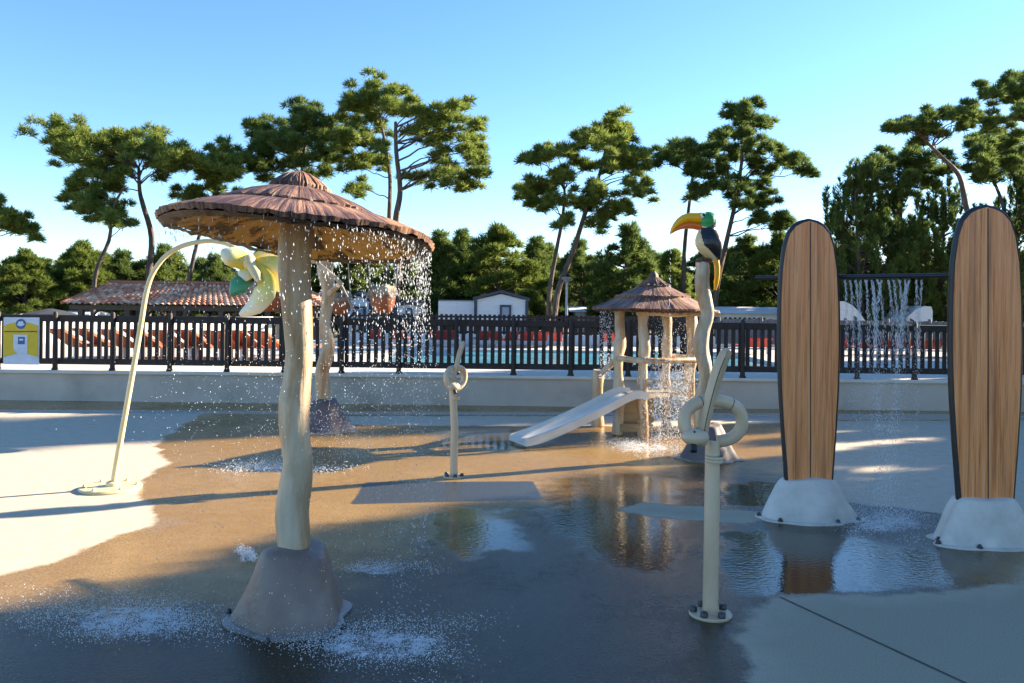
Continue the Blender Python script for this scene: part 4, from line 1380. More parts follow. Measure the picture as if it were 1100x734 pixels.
# ================================================================== KNOTTED PIPE FOUNTAINS
kb = G(763, 660.5)
KY = kb.y
def make_knot():
    r = thing('pipe_fountain', kb, 'near cream pipe fountain tied in a loop with a pointed blade', 'fountain', 'knotted pipe fountains')
    m = MB(); m.lathe((kb.x, kb.y, 0), [(.108, 0), (.11, .008), (.106, .014), (.04, .016)], 36); m.build('base_plate', M['cream_paint'], r)
    for a in (.5, 1.9, 3.0, 4.1, 5.2):
        p = (kb.x + .085 * cos(a), kb.y + .085 * sin(a), .014)
        m = MB(); m.lathe(p, [(.02, 0), (.02, .02), (.014, .028), (.004, .03)], 8); m.build('bolt', M['bolt'], r)
    ptop = at(765.5, 474, KY + .045)
    m = MB(); m.tube([(kb.x, kb.y, .014), (kb.x, kb.y, .05), (kb.x + .002, kb.y, .5), ptop], [.043, .04, .039, .038], 20); m.build('post', M['cream_paint'], r)
    m = MB(); zc = at(765, 497, KY).z; m.lathe((ptop.x, KY, zc), [(.044, 0), (.048, .008), (.044, .016), (.05, .024), (.044, .034)], 20, caps=(False, False)); m.build('collar', M['cream_paint'], r)
    # loop
    pts = []
    cx, cy = 766.0, 452.5
    for i in range(49):
        t = i / 48
        a = R(-84 + t * 335)
        ex = 1.0
        X = cx + 31 * (abs(cos(a)) ** .85) * math.copysign(1, cos(a)); Yp = cy - 22 * (abs(sin(a)) ** .9) * math.copysign(1, sin(a))
        pts.append(at(X, Yp, KY + .055 - .12 * t))
    pts.append(at(749, 471, KY - .085)); pts.append(at(742, 470, KY - .10)); 
    m = MB(); m.tube(smooth_path(pts, 2), .0325, 18); lp_ = m.build('loop', M['cream_paint'], r)
    for i in (20, 28):
        a_, b__ = pts[i], pts[i + 1]
        d_ = (b__ - a_).normalized()
        m = MB(); m.tube([a_ - d_ * .002, a_ + d_ * .002], .0332, 18, caps=(False, False)); m.build('seam', M['black_line'], lp_)
    # nozzle head
    nz = at(747, 470, KY - .1)
    m = MB(); m.ball(nz, (.07, .055, .042), 20, 12); hd = m.build('nozzle_head', M['cream_paint'], r)
    m = MB(); p = at(745, 478, KY - .125); m.tube([p, p + Vector((-.004, -.02, -.03))], .018, 12); m.build('nozzle', M['black_line'], hd)
    m = MB(); p = at(746, 464, KY - .15); m.ball(p, .006, 8, 6); m.build('screw', M['black_line'], hd)
    # blade: folded leaf
    C = smooth_path([at(754, 478, KY - .02), at(757, 455, KY - .03), at(764, 425, KY - .04), at(772, 398, KY - .05), at(779, 381, KY - .06), at(781, 374, KY - .065)], 4)
    n = len(C); W = np.interp(np.linspace(0, 1, n), [0, .25, .6, .85, .93, 1], [.026, .03, .036, .031, .02, .003])
    rings = []
    for i in range(n):
        t = (C[min(n - 1, i + 1)] - C[max(0, i - 1)]).normalized()
        sd = Vector((t.z, .1, -t.x)).normalized(); nr = Vector((0, -1, 0))
        ring = []
        for (u, v) in ((-1, -.1), (-.75, .35), (-.12, .8), (0, .62), (.12, .8), (.75, .35), (1, -.1), (.6, -.45), (0, -.7), (-.6, -.45)):
            ring.append(C[i] + sd * (u * W[i]) + nr * (v * W[i]))
        rings.append(ring)
    m = MB(); m.loft(rings); bl = m.build('blade', M['cream_paint'], r)
    m = MB(); m.tube([C[i] + Vector((0, -.63 * W[i], 0)) for i in range(1, n - 5)], .0028, 6); m.build('groove', M['black_line'], bl)
    return r
kn = make_knot()
k2 = copy_tree(kn)
kb2 = G(487.5, 512.5)
k2.location = kb2; k2.rotation_euler = (0, 0, R(48)); k2.scale = (.9, .9, .9)
k2['label'] = 'distant cream pipe fountain tied in a loop, beside the slide'

# ================================================================== THATCHED HUT WITH SLIDE
hc = Vector((1.75, 9.9, 0))
ht = thing('thatched_hut', hc, 'small thatched log play hut with a slide', 'play hut')
posts = [(664, 467, 336), (690, 472.5, 331), (715, 463, 340), (741, 467, 338)]
PPt = []
for i, (px, py, pt) in enumerate(posts):
    g = G(px, py); top = at(px, pt, g.y)
    m = MB(); wavy_log(m, g, Vector((g.x, g.y, 1.58)), (.064, .062, .06, .062)[i], 22, 14, .13, 20 + i, wob=.16); m.build('post', M['log'], ht)
    PPt.append(g)
    if i in (0, 1, 3):
        m = MB(); m.ball((g.x + .06, g.y - .06, .93 if i != 1 else .7), .035, 10, 8); m.build('knob', M['log_end'], ht)
def hbeam(a, b, z, r, seed, name):
    m = MB(); wavy_log(m, Vector((a.x, a.y, z)), Vector((b.x, b.y, z)), r, 14, 10, .08, seed, wob=.12); m.build(name, M['log'], ht)
zb = at(700, 336, 9.5).z
hbeam(PPt[1] + Vector((-.08, -.07, 0)), PPt[3] + Vector((.3, -.15, 0)), zb, .045, 31, 'beam')
hbeam(PPt[0] + Vector((-.1, 0, 0)), PPt[1] + Vector((.06, 0, 0)), zb + .07, .04, 32, 'beam')
hbeam(PPt[2], PPt[0], zb + .06, .04, 33, 'beam'); hbeam(PPt[2] + Vector((0, .05, 0)), PPt[3] + Vector((.1, 0, 0)), zb + .05, .04, 34, 'beam')
# water trough ring at hand height
zt_ = at(700, 388, 9.5).z
m = MB()
ring = [PPt[0] + Vector((-.02, -.06, 0)), PPt[1] + Vector((0, -.09, 0)), (PPt[1] + PPt[3]) / 2 + Vector((.05, -.22, 0)), PPt[3] + Vector((.1, -.1, 0)), PPt[2] + Vector((.06, .1, 0))]
rp = smooth_path([Vector((p.x, p.y, zt_)) for p in ring], 5)
m.tube(rp, .036, 10); m.build('rail', M['log'], ht)
# floor and step box
fz = .5
m = MB()
cc = (PPt[0] + PPt[1] + PPt[2] + PPt[3]) / 4
m.add([(p.x, p.y, fz - .02) for p in (PPt[0], PPt[1], PPt[3], PPt[2])] + [(p.x, p.y, fz + .03) for p in (PPt[0], PPt[1], PPt[3], PPt[2])], [(3, 2, 1, 0), (4, 5, 6, 7), (0, 1, 5, 4), (1, 2, 6, 5), (2, 3, 7, 6), (3, 0, 4, 7)])
m.build('platform', M['plank'], ht, smooth=False)
m = MB(); s0 = at(684, 440, 10.15); m.box((s0.x, 10.2, .3), (.4, .25, .34), bevel=.015); m.build('step', M['plank'], ht)
m = MB(); m.box((s0.x - .04, 10.05, .09), (.42, .3, .1), bevel=.012); m.build('step', M['plank'], ht)
# low newel with handrail
g = G(642, 458); m = MB(); wavy_log(m, g, Vector((g.x, g.y, .73)), .075, 12, 14, .08, 44, wob=.1); m.build('newel', M['log'], ht)
m = MB(); wavy_log(m, Vector((g.x + .02, g.y, .66)), Vector((PPt[0].x, PPt[0].y, .95)), .035, 8, 10, .06, 45, wob=.1); m.build('handrail', M['log'], ht)
# roof
t_, u_, g_ = MB(), MB(), MB()
rc = at(701, 331, 9.9); rc.x = at(702, 331, 9.9).x
ap = at(702, 297, 9.9).z - rc.z
RR = 62 * 9.9 / F
thatch(t_, u_, g_, (rc.x, 9.9, rc.z), RR, ap, [(.012, ap + .03, .2, ap - .11), (.16, ap - .105, .44, ap - .235), (.38, ap - .225, RR, 0.0)], 168, 8, bulge=-.012, lip=.03, under_h=.22, wav=.008, facet=6)
cp = t_.build('roof', M['thatch'], ht, angle=60); u_.build('roof_lining', M['thatch_under'], cp); g_.build('roof_fringe', M['thatch_edge'], cp)
m = MB(); m.lathe((rc.x, 9.9, rc.z + ap - .02), [(.06, 0), (.05, .05), (.02, .08)], 12); m.build('finial', M['thatch_edge'], cp)
# slide
sa, sb = Vector((1.34, 9.72, .50)), G(556, 479) + Vector((0, .0, .03))
m = MB()
cl = smooth_path([sa + Vector((.18, .03, .0)), sa, sa.lerp(sb, .28) + Vector((0, 0, -.02)), sa.lerp(sb, .62) + Vector((0, 0, -.03)), sa.lerp(sb, .86) + Vector((0, 0, -.02)), Vector((sb.x, sb.y, .05))], 6)
d = (sb - sa); d.z = 0; d.normalize(); sd = Vector((-d.y, d.x, 0))
rings = []
for i, p in enumerate(cl):
    hw = .19; hh = .07 if i < len(cl) - 6 else .07 - .03 * (i - len(cl) + 6) / 6
    prof = [(-hw - .025, hh), (-hw - .028, -.022), (hw + .028, -.022), (hw + .025, hh), (hw - .005, hh + .008), (hw - .025, .02), (hw - .06, 0), (-hw + .06, 0), (-hw + .025, .02), (-hw + .005, hh + .008)]
    rings.append([p + sd * u + Vector((0, 0, v)) for u, v in prof])
m.loft(rings); m.build('slide', M['slide'], ht, angle=35)

# water curtain from the hut
Wp, Ws = [], []
cols = [random.random() for _ in range(16)]
for i in range(3600):
    c = random.choice(cols) + random.gauss(0, .012)
    p = PPt[1].lerp(PPt[3], c) + Vector((.05 * random.gauss(0, 1), -.12 - .15 * sin(PI * min(1, max(0, c))) + .03 * random.gauss(0, 1), 0))
    Wp.append((p.x, p.y, random.uniform(.02, zt_ if random.random() < .8 else 1.45))); Ws.append(random.uniform(.0018, .0042))
drops('water_curtain', Wp, np.array(Ws), 'water trickling from the rail and roof of the thatched hut', stretch=2.6)
Wp = []
for i in range(420):
    x = random.choice((646, 650, 655)) + random.gauss(0, 1.3); p = at(x, 335, 9.7)
    Wp.append((p.x, 9.7 + random.gauss(0, .04), random.uniform(.7, 1.5)))
drops('water_drip', Wp, .0045, 'thin drips falling off the left edge of the hut roof', stretch=1.5)

# ================================================================== TOUCAN POST
tb = G(761, 492)
TY = tb.y; ts = TY / F
tc_ = thing('toucan_fountain', (tb.x, tb.y, 0), 'painted toucan statue perched on a knobbly log post', 'toucan statue')
b_, e_ = MB(), MB()
rock_base(b_, e_, (tb.x, tb.y, 0), .29, .28, .36, .13, .13, 12, 5, .04)
bs = b_.build('base', M['rock_dark'], tc_); e_.build('flange', M['rock_edge'], bs)
pp = [(757, 485), (757, 470), (753, 450), (754, 430), (758, 410), (757, 392), (753, 374), (755, 355), (760, 338), (757, 322), (754, 305), (755, 290), (754, 281)]
wd = [16, 16, 15, 17, 14, 16, 17, 15, 13, 15, 16, 16, 14]
P = smooth_path([at(x, y, TY) for x, y in pp], 3)
m = MB(); m.tube(P, list(np.interp(np.linspace(0, 1, len(P)), np.linspace(0, 1, len(wd)), [q * ts / 2 for q in wd])), 16, rfun=lambda th, i: 1 + .06 * sin(2 * th + i * .35)); m.build('post', M['log'], tc_)
O = at(755.5, 282.5, TY)
ks = .001365
def bp_(cx, cz, y=0.0):
    return Vector((O.x + (cx - 318) * ks, O.y + y, O.z + (470 - cz) * ks))
prof = [(352, 80, 8), (352, 86, 28), (351, 97, 45), (349, 115, 60), (346, 138, 66), (345, 160, 67), (346, 182, 63), (347, 205, 62), (346, 232, 70), (345, 262, 82), (346, 295, 92), (352, 330, 96), (361, 365, 90), (374, 395, 76), (388, 420, 58), (402, 445, 38), (412, 465, 18)]
bx = lambda cz: float(np.interp(cz, [195, 240, 300, 345, 400, 450, 470], [296, 286, 292, 312, 372, 425, 440]))
m = MB()
NS = 72
dense = []
for i in range(len(prof) - 1):
    for k in range(9):
        t = k / 9
        dense.append(tuple(prof[i][q] * (1 - t) + prof[i + 1][q] * t for q in range(3)))
dense.append(prof[-1])
rings = []
for (cx, cz, r) in dense:
    rings.append([bp_(cx + r * cos(2 * PI * k / NS), cz, r * .88 * ks * sin(2 * PI * k / NS)) for k in range(NS)])
m.loft(rings)
# colour patches of the painted body
for fi, f in enumerate(m.f):
    c = sum((Vector(m.v[i]) for i in f), Vector()) / len(f)
    cx = (c.x - O.x) / ks + 318; cz = 470 - (c.z - O.z) / ks
    if cz > 203 and cx < bx(cz): m.m[fi] = 1
    elif cz <= 203 and ((cx - 332) / 62) ** 2 + ((cz - 142) / 58) ** 2 < 1: m.m[fi] = 2
    elif 185 < cz < 206 and cx < 330: m.m[fi] = 1
bird = m.build('toucan', [M['bird_black'], M['bird_cream'], M['bird_green']], tc_)
def slices(sl, dep, name, mat):
    m = MB(); rings = []
    for ((x0, z0), (x1, z1)), dp in zip(sl, dep):
        a_, b_ = bp_(x0, z0), bp_(x1, z1)
        c = (a_ + b_) / 2; h = (a_ - b_) / 2
        rings.append([c + h * cos(2 * PI * k / 18) + Vector((0, dp * ks * sin(2 * PI * k / 18), 0)) for k in range(18)])
    m.loft(rings)
    return m.build(name, M[mat], bird)
up = [((300, 84), (300, 172)), ((270, 88), (272, 172)), ((230, 88), (235, 166)), ((190, 92), (200, 166)), ((150, 108), (165, 176)), ((115, 135), (132, 192)), ((88, 170), (104, 212)), ((68, 210), (82, 240)), ((60, 245), (66, 258))]
slices(up, [40, 42, 42, 40, 36, 31, 24, 16, 6], 'upper_beak', 'bird_yellow')
lo_ = [((300, 165), (300, 224)), ((272, 165), (274, 222)), ((235, 160), (235, 214)), ((200, 160), (196, 212)), ((165, 170), (158, 214)), ((132, 186), (124, 224)), ((104, 206), (98, 236)), ((82, 232), (76, 250))]
slices(lo_, [36, 38, 37, 35, 31, 26, 19, 10], 'lower_beak', 'bird_orange')
m = MB()
for (cx, cz, r), w_ in (((412, 448, 0), 30), ((425, 500, 0), 28), ((428, 560, 0), 27), ((422, 620, 0), 24), ((414, 668, 0), 12)):
    pass
tl = [((392, 440), (436, 436)), ((402, 500), (446, 500)), ((405, 560), (446, 560)), ((400, 620), (436, 625)), ((402, 672), (420, 678))]
slices(tl, [26, 24, 22, 18, 8], 'tail', 'bird_yellow')
for sgn in (-1, 1):
    m = MB(); rings = []
    wl_ = [((330, 225), (400, 215), 58), ((305, 270), (428, 262), 84), ((305, 320), (440, 318), 93), ((328, 365), (446, 370), 84), ((370, 410), (446, 420), 62), ((410, 440), (444, 452), 40)]
    for a0, b0, dp in wl_:
        a_, b_ = bp_(*a0), bp_(*b0)
        c = (a_ + b_) / 2; h = (a_ - b_) / 2
        rings.append([c + h * cos(2 * PI * k / 14) + Vector((0, sgn * ks * (dp * .84 + 9 * sin(2 * PI * k / 14) - 14 * abs(cos(2 * PI * k / 14)) ** 2), 0)) for k in range(14)])
    m.loft(rings if sgn > 0 else [r[::-1] for r in rings]); m.build('wing', M['bird_black'], bird)
    ey = bp_(306, 112, sgn * .049)
    m = MB(); m.ball(ey, (.030, .012, .030), 16, 10); eo = m.build('eye', M['bird_white'], bird)
    m = MB(); m.ball(ey + Vector((0.004, sgn * .009, .003)), (.017, .007, .017), 14, 8); m.build('pupil', M['bird_black'], eo)
m = MB(); m.ball(bp_(322, 452), (.088, .082, .03), 18, 8)
for sgn in (-1, 1):
    for k in range(3):
        m.tube([bp_(325, 440, sgn * .04), bp_(275 + k * 8, 446, sgn * (.03 + .02 * k)), bp_(262 + k * 10, 468, sgn * (.035 + .022 * k))], [.014, .013, .006], 8)
m.build('feet', M['bird_brown'], bird)

# drip from the beak
Wp = [(bp_(66, 0).x + random.gauss(0, .004), O.y, random.uniform(.2, bp_(0, 260).z)) for _ in range(150)]
drops('beak_drip', Wp, .0035, 'thin thread of water dripping from the toucan beak', stretch=2.2)

# ================================================================== SURFBOARDS
def surfboard(gpx, gpy, top, whalf, base_top, label, seed, bolt_angles):
    g = G(gpx, gpy); Y = g.y; sc = Y / F
    zt = at(gpx, top, Y).z; zb = at(gpx, base_top, Y).z
    r = thing('surfboard_panel', (g.x, g.y, 0), label, 'surfboard', 'surfboards standing in white rock feet')
    H = zt - .12
    def hw(t):   # half width along the board, 0 foot .. 1 nose
        return whalf * float(np.interp(t, [0, .12, .25, .4, .55, .7, .82, .9, .95, .98, .995, 1], [.72, .79, .88, .96, 1.0, .985, .93, .83, .70, .5, .26, 0.02]))
    ts_ = list(np.linspace(0, .8, 22)) + list(np.linspace(.82, 1, 26))
    tilt = -.012
    def outline(k, dz=0.0):
        L_, R_ = [], []
        for t in ts_:
            h_ = max(.003, hw(t) - k)
            z = .12 + t * H
            if t > .9: z -= k * (t - .9) / .1
            L_.append((g.x - h_ + tilt * (z - .3), z)); R_.append((g.x + h_ + tilt * (z - .3), z))
        return R_ + L_[::-1]
    th = .026
    rings = []
    for k, y in ((.012, -th), (.002, -th * .7), (0, 0), (.002, th * .7), (.012, th)):
        rings.append([(x, Y + y, z) for x, z in outline(k)])
    m = MB(); m.loft(rings); m.build('board_rim', M['black_line'], r, angle=50)
    m = MB()
    o_ = outline(.020)
    m.loft([[(x, Y - th - .004, z) for x, z in o_], [(x, Y - th + .006, z) for x, z in o_]]); wd_ = m.build('wood_face', M['board'], r, smooth=False)
    m = MB()
    m.loft([[(x, Y + th + .004, z) for x, z in o_], [(x, Y + th - .006, z) for x, z in o_]]); m.build('wood_face', M['board'], r, smooth=False)
    m = MB(); cxz = lambda z: g.x + tilt * (z - .3) + .004
    m.add([(cxz(.14) - .0035, Y - th - .0065, .14), (cxz(.14) + .0035, Y - th - .0065, .14), (cxz(zt) + .0035, Y - th - .0065, zt - .03), (cxz(zt) - .0035, Y - th - .0065, zt - .03)], [(0, 1, 2, 3)])
    m.build('stringer', M['black_line'], wd_, smooth=False)
    b_, e_ = MB(), MB()
    rg = rock_base(b_, e_, (g.x, g.y, 0), .345, .19, zb * 1.03, .21, .095, seed, 4, .028, n=64, squar=3.2)
    bs = b_.build('base', M['rock_white'], r); e_.build('flange', M['rock_white'], bs)
    pts = []
    for a in bolt_angles:
        q = rg[int(a / (2 * PI) * 64) % 64]
        dd = Vector((q[0] - g.x, q[1] - g.y, 0)).normalized() * .006
        pts.append((q[0] + dd.x, q[1] + dd.y, .013))
    bolts(r, pts, .014)
    return r, g, zt
sb1, g1, zt1 = surfboard(868, 557, 235, .236, 514.5, 'smaller brown surfboard upright beside the toucan post', 3, [3.1, 4.0, 5.3, 5.9, .3, 1.2, 2.2])
sb2, g2, zt2 = surfboard(1057.5, 583, 220, .252, 535, 'larger brown surfboard upright at the right edge of the pad', 6, [3.2, 3.6, 4.4, 5.5, 6.0, .8, 2.3])
bz1, bz2 = at(868, 299, g1.y + .07).z, at(1057, 295.5, g2.y + .07).z
Q1, Q2 = Vector((g1.x, g1.y + .25, bz1 + .012)), Vector((g2.x, g2.y + .09, bz2))
A_, B_ = Q1.lerp(Q2, -.28), Q1.lerp(Q2, 1.12)
sp_ = thing('spray_bar', A_.lerp(B_, .5), 'thin black water bar joining the two surfboards', 'spray bar')
m = MB(); m.tube([A_, A_.lerp(B_, .5), B_], .017, 12); m.build('pipe', M['black_line'], sp_)
nz = []
Wp, Ws, St = [], [], []
for i in range(15):
    t = .385 + .33 * (i + .5) / 15
    p = A_.lerp(B_, t)
    m = MB(); m.tube([p + Vector((0, 0, -.012)), p + Vector((0, 0, -.028))], .006, 8); m.build('nozzle', M['black_line'], sp_)
    heavy = i in (5, 12)
    n_ = 1500 if heavy else 420
    vx, vy = random.uniform(-.09, .09), random.uniform(-.12, .04)
    if i == 12: vx = -.13
    for q in range(n_):
        f = random.random() ** (1.0 if heavy else 1.5)
        tt = math.sqrt(f)
        z = p.z - .03 - f * (p.z - .05)
        s_ = random.gauss(0, .004 + .022 * f + (.012 * tt if heavy else 0))
        s2 = random.gauss(0, .004 + .022 * f)
        Wp.append((p.x + vx * tt + s_, p.y + vy * tt + s2, z)); Ws.append(random.uniform(.0009, .0021) if f > .3 or heavy else .0014); St.append(9 if f < .3 else (4 if heavy else 2))
drops('bar_water', Wp, np.array(Ws), 'thin streams of water falling from the black bar', stretch=np.array(St))

# loose spray drifting behind the umbrella
Wp = []
for i in range(900):
    px = random.gauss(290, 90) if i % 2 else random.gauss(400, 50); py = random.uniform(380, 490)
    Y = random.uniform(6.5, 9.5)
    p = at(px, py, Y)
    if p.z > .02: Wp.append(tuple(p))
drops('drifting_spray', Wp, np.array([random.uniform(.0015, .0045) for _ in Wp]), 'loose drops drifting behind the umbrella post')

# ================================================================== TREES
big_pine([(158, 340), (157, 300), (159, 255), (158, 222), (150, 205), (148, 180)], 38,
         [(56, 150), (66, 154), (74, 160), (84, 152), (100, 158), (116, 152), (132, 158), (150, 160), (168, 162), (184, 168), (198, 172), (212, 178), (92, 172), (112, 178), (130, 182), (104, 190), (172, 180), (120, 200)], 'wide flat topped pine behind the tiled pavilion roof', 16, 8, pk=3)
big_pine([(100, 340), (106, 300), (116, 258), (124, 225), (134, 202)], 36,
         [(72, 212), (84, 204), (92, 220), (86, 228), (108, 232), (124, 236), (104, 210), (134, 240)], 'leaning slim pine with low sparse needles beside the flat topped pine', 11, 5.5)
big_pine([(196, 340), (203, 298), (214, 255), (226, 218), (236, 192)], 40,
         [(208, 212), (222, 204), (236, 182), (250, 172), (232, 170), (246, 196), (262, 168), (220, 190), (240, 186)], 'leaning pine showing past the tip of the thatched cap', 12, 5.5)
big_pine([(-22, 340), (-18, 300), (-14, 250), (-8, 225)], 34, [(2, 224), (10, 236), (20, 244), (28, 250), (4, 246), (-10, 215), (-20, 240)], 'pine at the far left edge with one low branch in view', 11, 6)
big_pine([(322, 340), (324, 290), (328, 240), (326, 190), (330, 155)], 42,
         [(284, 138), (292, 152), (304, 146), (320, 128), (336, 126), (350, 134), (360, 146), (316, 150), (336, 152), (352, 164), (286, 172), (304, 178), (324, 176), (342, 180), (276, 160), (272, 182), (312, 164)], 'dense dark pine rising straight behind the thatched cap', 15, 8, mat='needles_dark', dens=1.3)
big_pine([(424, 340), (426, 280), (426, 238), (430, 205), (427, 165), (424, 130)], 38,
         [(440, 118), (456, 122), (468, 130), (484, 124), (498, 124), (508, 132), (476, 148), (490, 160), (502, 166), (514, 156), (508, 180), (498, 196), (486, 182), (470, 172), (512, 192), (446, 142), (462, 150), (478, 196), (440, 190)], 'tall spreading pine with a thick trunk right of the thatched cap', 13, 9)
big_pine([(416, 340), (416, 280), (417, 238), (418, 190), (412, 150), (406, 120)], 40,
         [(386, 108), (398, 102), (410, 104), (424, 106), (378, 124), (394, 122), (414, 120), (370, 150), (386, 150), (402, 142), (372, 172), (388, 182), (402, 174), (384, 198), (364, 160), (430, 120), (408, 160)], 'slim tall pine whose trunk stands left of the thick trunk', 13, 6.5)
big_pine([(588, 350), (590, 320), (597, 275), (604, 235), (606, 205)], 38,
         [(570, 172), (584, 168), (600, 166), (614, 168), (566, 204), (580, 206), (594, 200), (578, 222), (592, 226), (608, 186), (622, 180), (606, 238), (570, 212)], 'straighter of the twin leaning pines, on their left', 11, 6.5)
big_pine([(594, 350), (598, 320), (616, 270), (630, 225), (642, 195), (650, 160)], 37,
         [(634, 146), (648, 138), (660, 134), (672, 140), (644, 158), (662, 156), (674, 152), (658, 176), (676, 172), (688, 170), (684, 198), (694, 206), (678, 184), (640, 200), (630, 222), (648, 224), (660, 230), (644, 238), (626, 210), (668, 222)], 'more slanted of the twin leaning pines, crown to the right', 11, 7.5)
big_pine([(730, 350), (733, 310), (738, 260), (743, 215), (746, 180)], 42,
         [(706, 170), (718, 166), (732, 164), (746, 164), (758, 166), (744, 178), (758, 186), (768, 196), (756, 206), (730, 176), (764, 152)], 'pine with a small flat crown left of the toucan post', 11, 6.5, mat='needles_dark')
big_pine([(765, 350), (770, 310), (780, 265), (790, 220), (795, 175), (798, 140)], 40,
         [(786, 126), (798, 120), (812, 122), (820, 136), (802, 138), (784, 142), (814, 152), (828, 162), (842, 168), (854, 180), (864, 182), (838, 178), (796, 166), (780, 180), (810, 178), (792, 200), (814, 202), (824, 216), (806, 222), (834, 236), (840, 246), (792, 216), (820, 236)], 'tallest pine behind the toucan, with a one sided branch', 10, 7, mat='needles_dark')
big_pine([(1042, 350), (1040, 260), (1038, 220), (1032, 188), (1014, 168), (992, 150)], 33,
         [(958, 136), (972, 142), (984, 134), (998, 130), (1012, 126), (1026, 128), (1040, 126), (1006, 144), (990, 144), (1046, 138)], 'pine with a bent trunk and flat crown behind the larger surfboard', 10, 8, mat='needles_dark')
big_pine([(1150, 350), (1146, 260), (1138, 190), (1128, 130)], 30,
         [(1064, 98), (1078, 94), (1092, 92), (1106, 88), (1080, 106), (1098, 108), (1066, 134), (1080, 130), (1096, 126), (1112, 118), (1126, 100), (1140, 110)], 'tall pine reaching in from the right edge above all others', 11, 9, mat='needles_dark')
big_pine([(1082, 350), (1080, 280), (1076, 230), (1072, 190)], 38,
         [(1046, 166), (1060, 158), (1074, 152), (1090, 152), (1054, 180), (1070, 176), (1086, 170), (1100, 164), (1042, 186), (1062, 196), (1096, 184)], 'spreading pine directly above the larger surfboard nose', 13, 7, mat='needles_dark')
big_pine([(968, 350), (968, 280), (964, 230), (960, 195)], 40,
         [(930, 186), (944, 180), (958, 174), (972, 174), (986, 176), (1000, 186), (940, 196), (966, 192), (988, 196), (1010, 180)], 'round topped pine behind the candle shaped young pines', 14, 7, mat='needles_dark')

protos = [bushy_proto(101, 6.4, 4.2, 'round', 'needles_young'), bushy_proto(102, 6.4, 3.6, 'cone', 'needles'), bushy_proto(103, 6.4, 4.6, 'round', 'needles_dark'), bushy_proto(104, 6.4, 3.8, 'cone', 'needles_dark')]
used = set()
def place(k, px, ytop, Y, label, group, rot=None, sx=1.0):
    p = protos[k]
    if k in used:
        o = copy_tree(p)
    else:
        o = p; used.add(k)
    t = at(px, ytop, Y)
    H = t.z - GROUND_FAR
    s_ = H / 6.85
    o.location = (t.x, Y, GROUND_FAR - .02)
    o.scale = (s_ * sx, s_ * sx, s_)
    o.rotation_euler = (0, 0, random.uniform(0, 6.28) if rot is None else rot)
    o['label'] = label
    o['group'] = group
    return o
GRP = 'bushy young pines behind the pool'
front = [(0, -25, 268, 42, 'bright bushy young pine at the left edge behind the sign'), (0, 28, 265, 42, 'bright bushy young pine behind the parasol'), (0, 88, 256, 44, 'bright bushy young pine left of the leaning slim trunk'),
         (2, 134, 268, 46, 'dark young pine between the two trunks above the tiled roof'), (0, 178, 260, 47, 'young pine right of the flat topped pine trunk'), (2, 232, 272, 45, 'dark young pine above the tiled roof behind the flower'),
         (3, 285, 262, 44, 'dark young pine hidden mostly behind the hanging flower'), (2, 385, 262, 44, 'dark young pine behind the arm with the bucket'), (3, 440, 258, 46, 'dark young pine behind the dripping cap edge'),
         (3, 474, 246, 42, 'narrow dark young pine just right of the cap'), (3, 498, 244, 44, 'second narrow dark young pine right of the cap'), (0, 536, 238, 42, 'bright rounded young pine behind the white gabled mobile home'),
         (3, 578, 252, 46, 'dark narrow young pine left of the twin leaning pines'), (2, 624, 256, 48, 'dark young pine behind the lamp post'), (2, 674, 240, 42, 'broad rounded young pine behind the hut roof'),
         (1, 722, 262, 46, 'thin young pine between hut and toucan'), (2, 800, 252, 44, 'young pine right of the toucan tail'), (0, 838, 246, 43, 'bushy young pine behind the smaller surfboard')]
for (k, px, yt, Y, lb) in front:
    place(k, px, yt, Y, lb, GRP, sx=random.uniform(.85, 1.1))
i = 0
for row, (Y, y0, step) in enumerate(((54, 272, 34), (64, 282, 30))):
    px = -330 + row * 15
    while px < 1330:
        place((0, 2, 3, 2)[i % 4], px + random.uniform(-8, 8), y0 + random.uniform(-12, 10), Y, 'young pine in the dark rows at the back', 'dark back rows of young pines', sx=random.uniform(.9, 1.35))
        px += step; i += 1
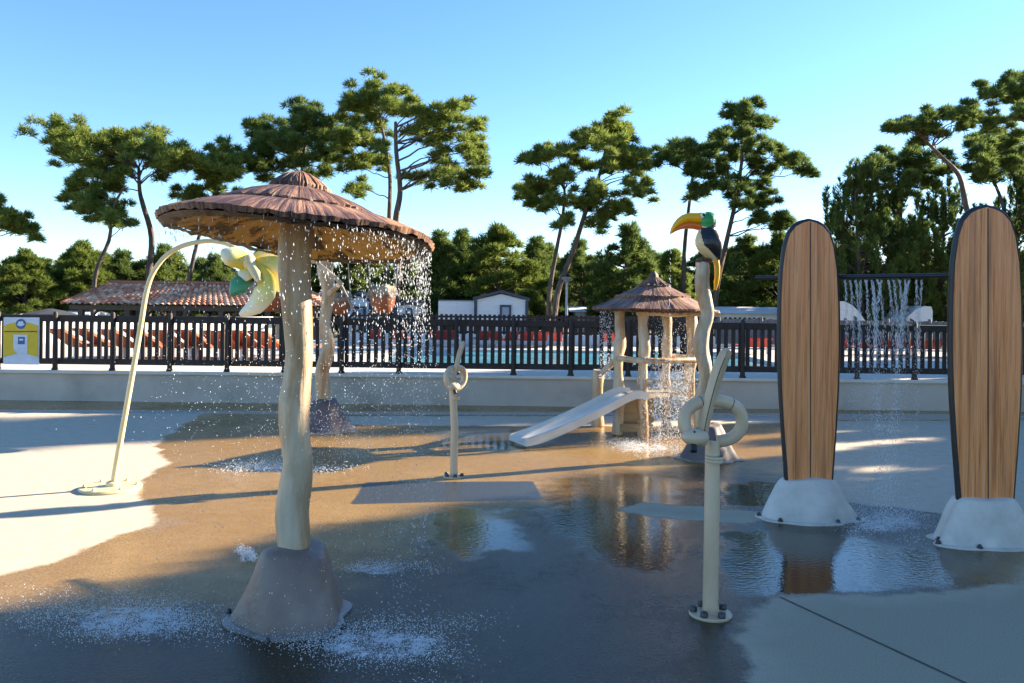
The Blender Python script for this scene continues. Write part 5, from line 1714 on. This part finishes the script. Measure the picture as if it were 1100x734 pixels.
cand = bushy_proto(201, 6.4, 4.4, 'candle', 'needles_dark')
cl_ = [(928, 190, 38, 'candle pine with upright shoots right of the smaller surfboard', 1.0), (968, 196, 40, 'dark candle pine behind the middle of the spray bar', 1.0), (1008, 205, 39, 'candle pine just left of the larger surfboard', .9),
       (1090, 178, 38, 'pale candle pine at the right edge beside the larger surfboard', .8), (905, 236, 40, 'short candle pine next to the smaller surfboard nose', .8), (1128, 200, 39, 'candle pine beyond the right edge of the pad', .9), (1040, 250, 40, 'candle pine hidden behind the larger surfboard', .9)]
for i, (px, yt, Y, lb, sx) in enumerate(cl_):
    o = cand if i == 0 else copy_tree(cand)
    t = at(px, yt, Y); s_ = (t.z - GROUND_FAR) / 6.6
    o.location = (t.x, Y, GROUND_FAR); o.scale = (s_ * sx, s_ * sx, s_); o.rotation_euler = (0, 0, i * 1.3)
    o['label'] = lb; o['group'] = 'candle pines behind the spray bar'

# trees standing right of the pad whose shade lies over the near floor
sx_, sy_ = sin(SUN_AZ), cos(SUN_AZ)
def shade_tree(u, t, H, sc, k=2):
    X = t * sx_ - u * sy_; Y = t * sy_ + u * sx_
    o = copy_tree(protos[k])
    o.location = (X, Y, -.05); s_ = H / 6.3
    o.scale = (s_ * sc, s_ * sc, s_); o.rotation_euler = (0, 0, random.uniform(0, 6.28))
    o['label'] = 'bushy pine beside the pad shading the near floor'; o['group'] = 'shade pines beside the pad'
for u, t, H in ((4.2, 18, 6.9), (2.6, 17, 7.4), (1.0, 18, 7.8), (-.6, 17, 7.8), (-2.2, 18, 8), (-3.8, 17, 8), (3.4, 19.5, 7.2), (1.8, 20, 7.8), (.2, 20, 8), (-1.5, 20, 8), (-5.4, 18, 8), (-7, 18, 8)):
    shade_tree(u, t, H, 1.0)
for u, t, H in ((10.9, 26, 12.6), (11.5, 29, 13.5)):
    shade_tree(u, t, H, .55, 3)
for u, t, H in ((6.4, 20, 5.4), (7.4, 20.5, 5.0), (8.4, 20, 5.4), (9.5, 20.5, 4.9)):
    shade_tree(u, t, H, .62, 3)
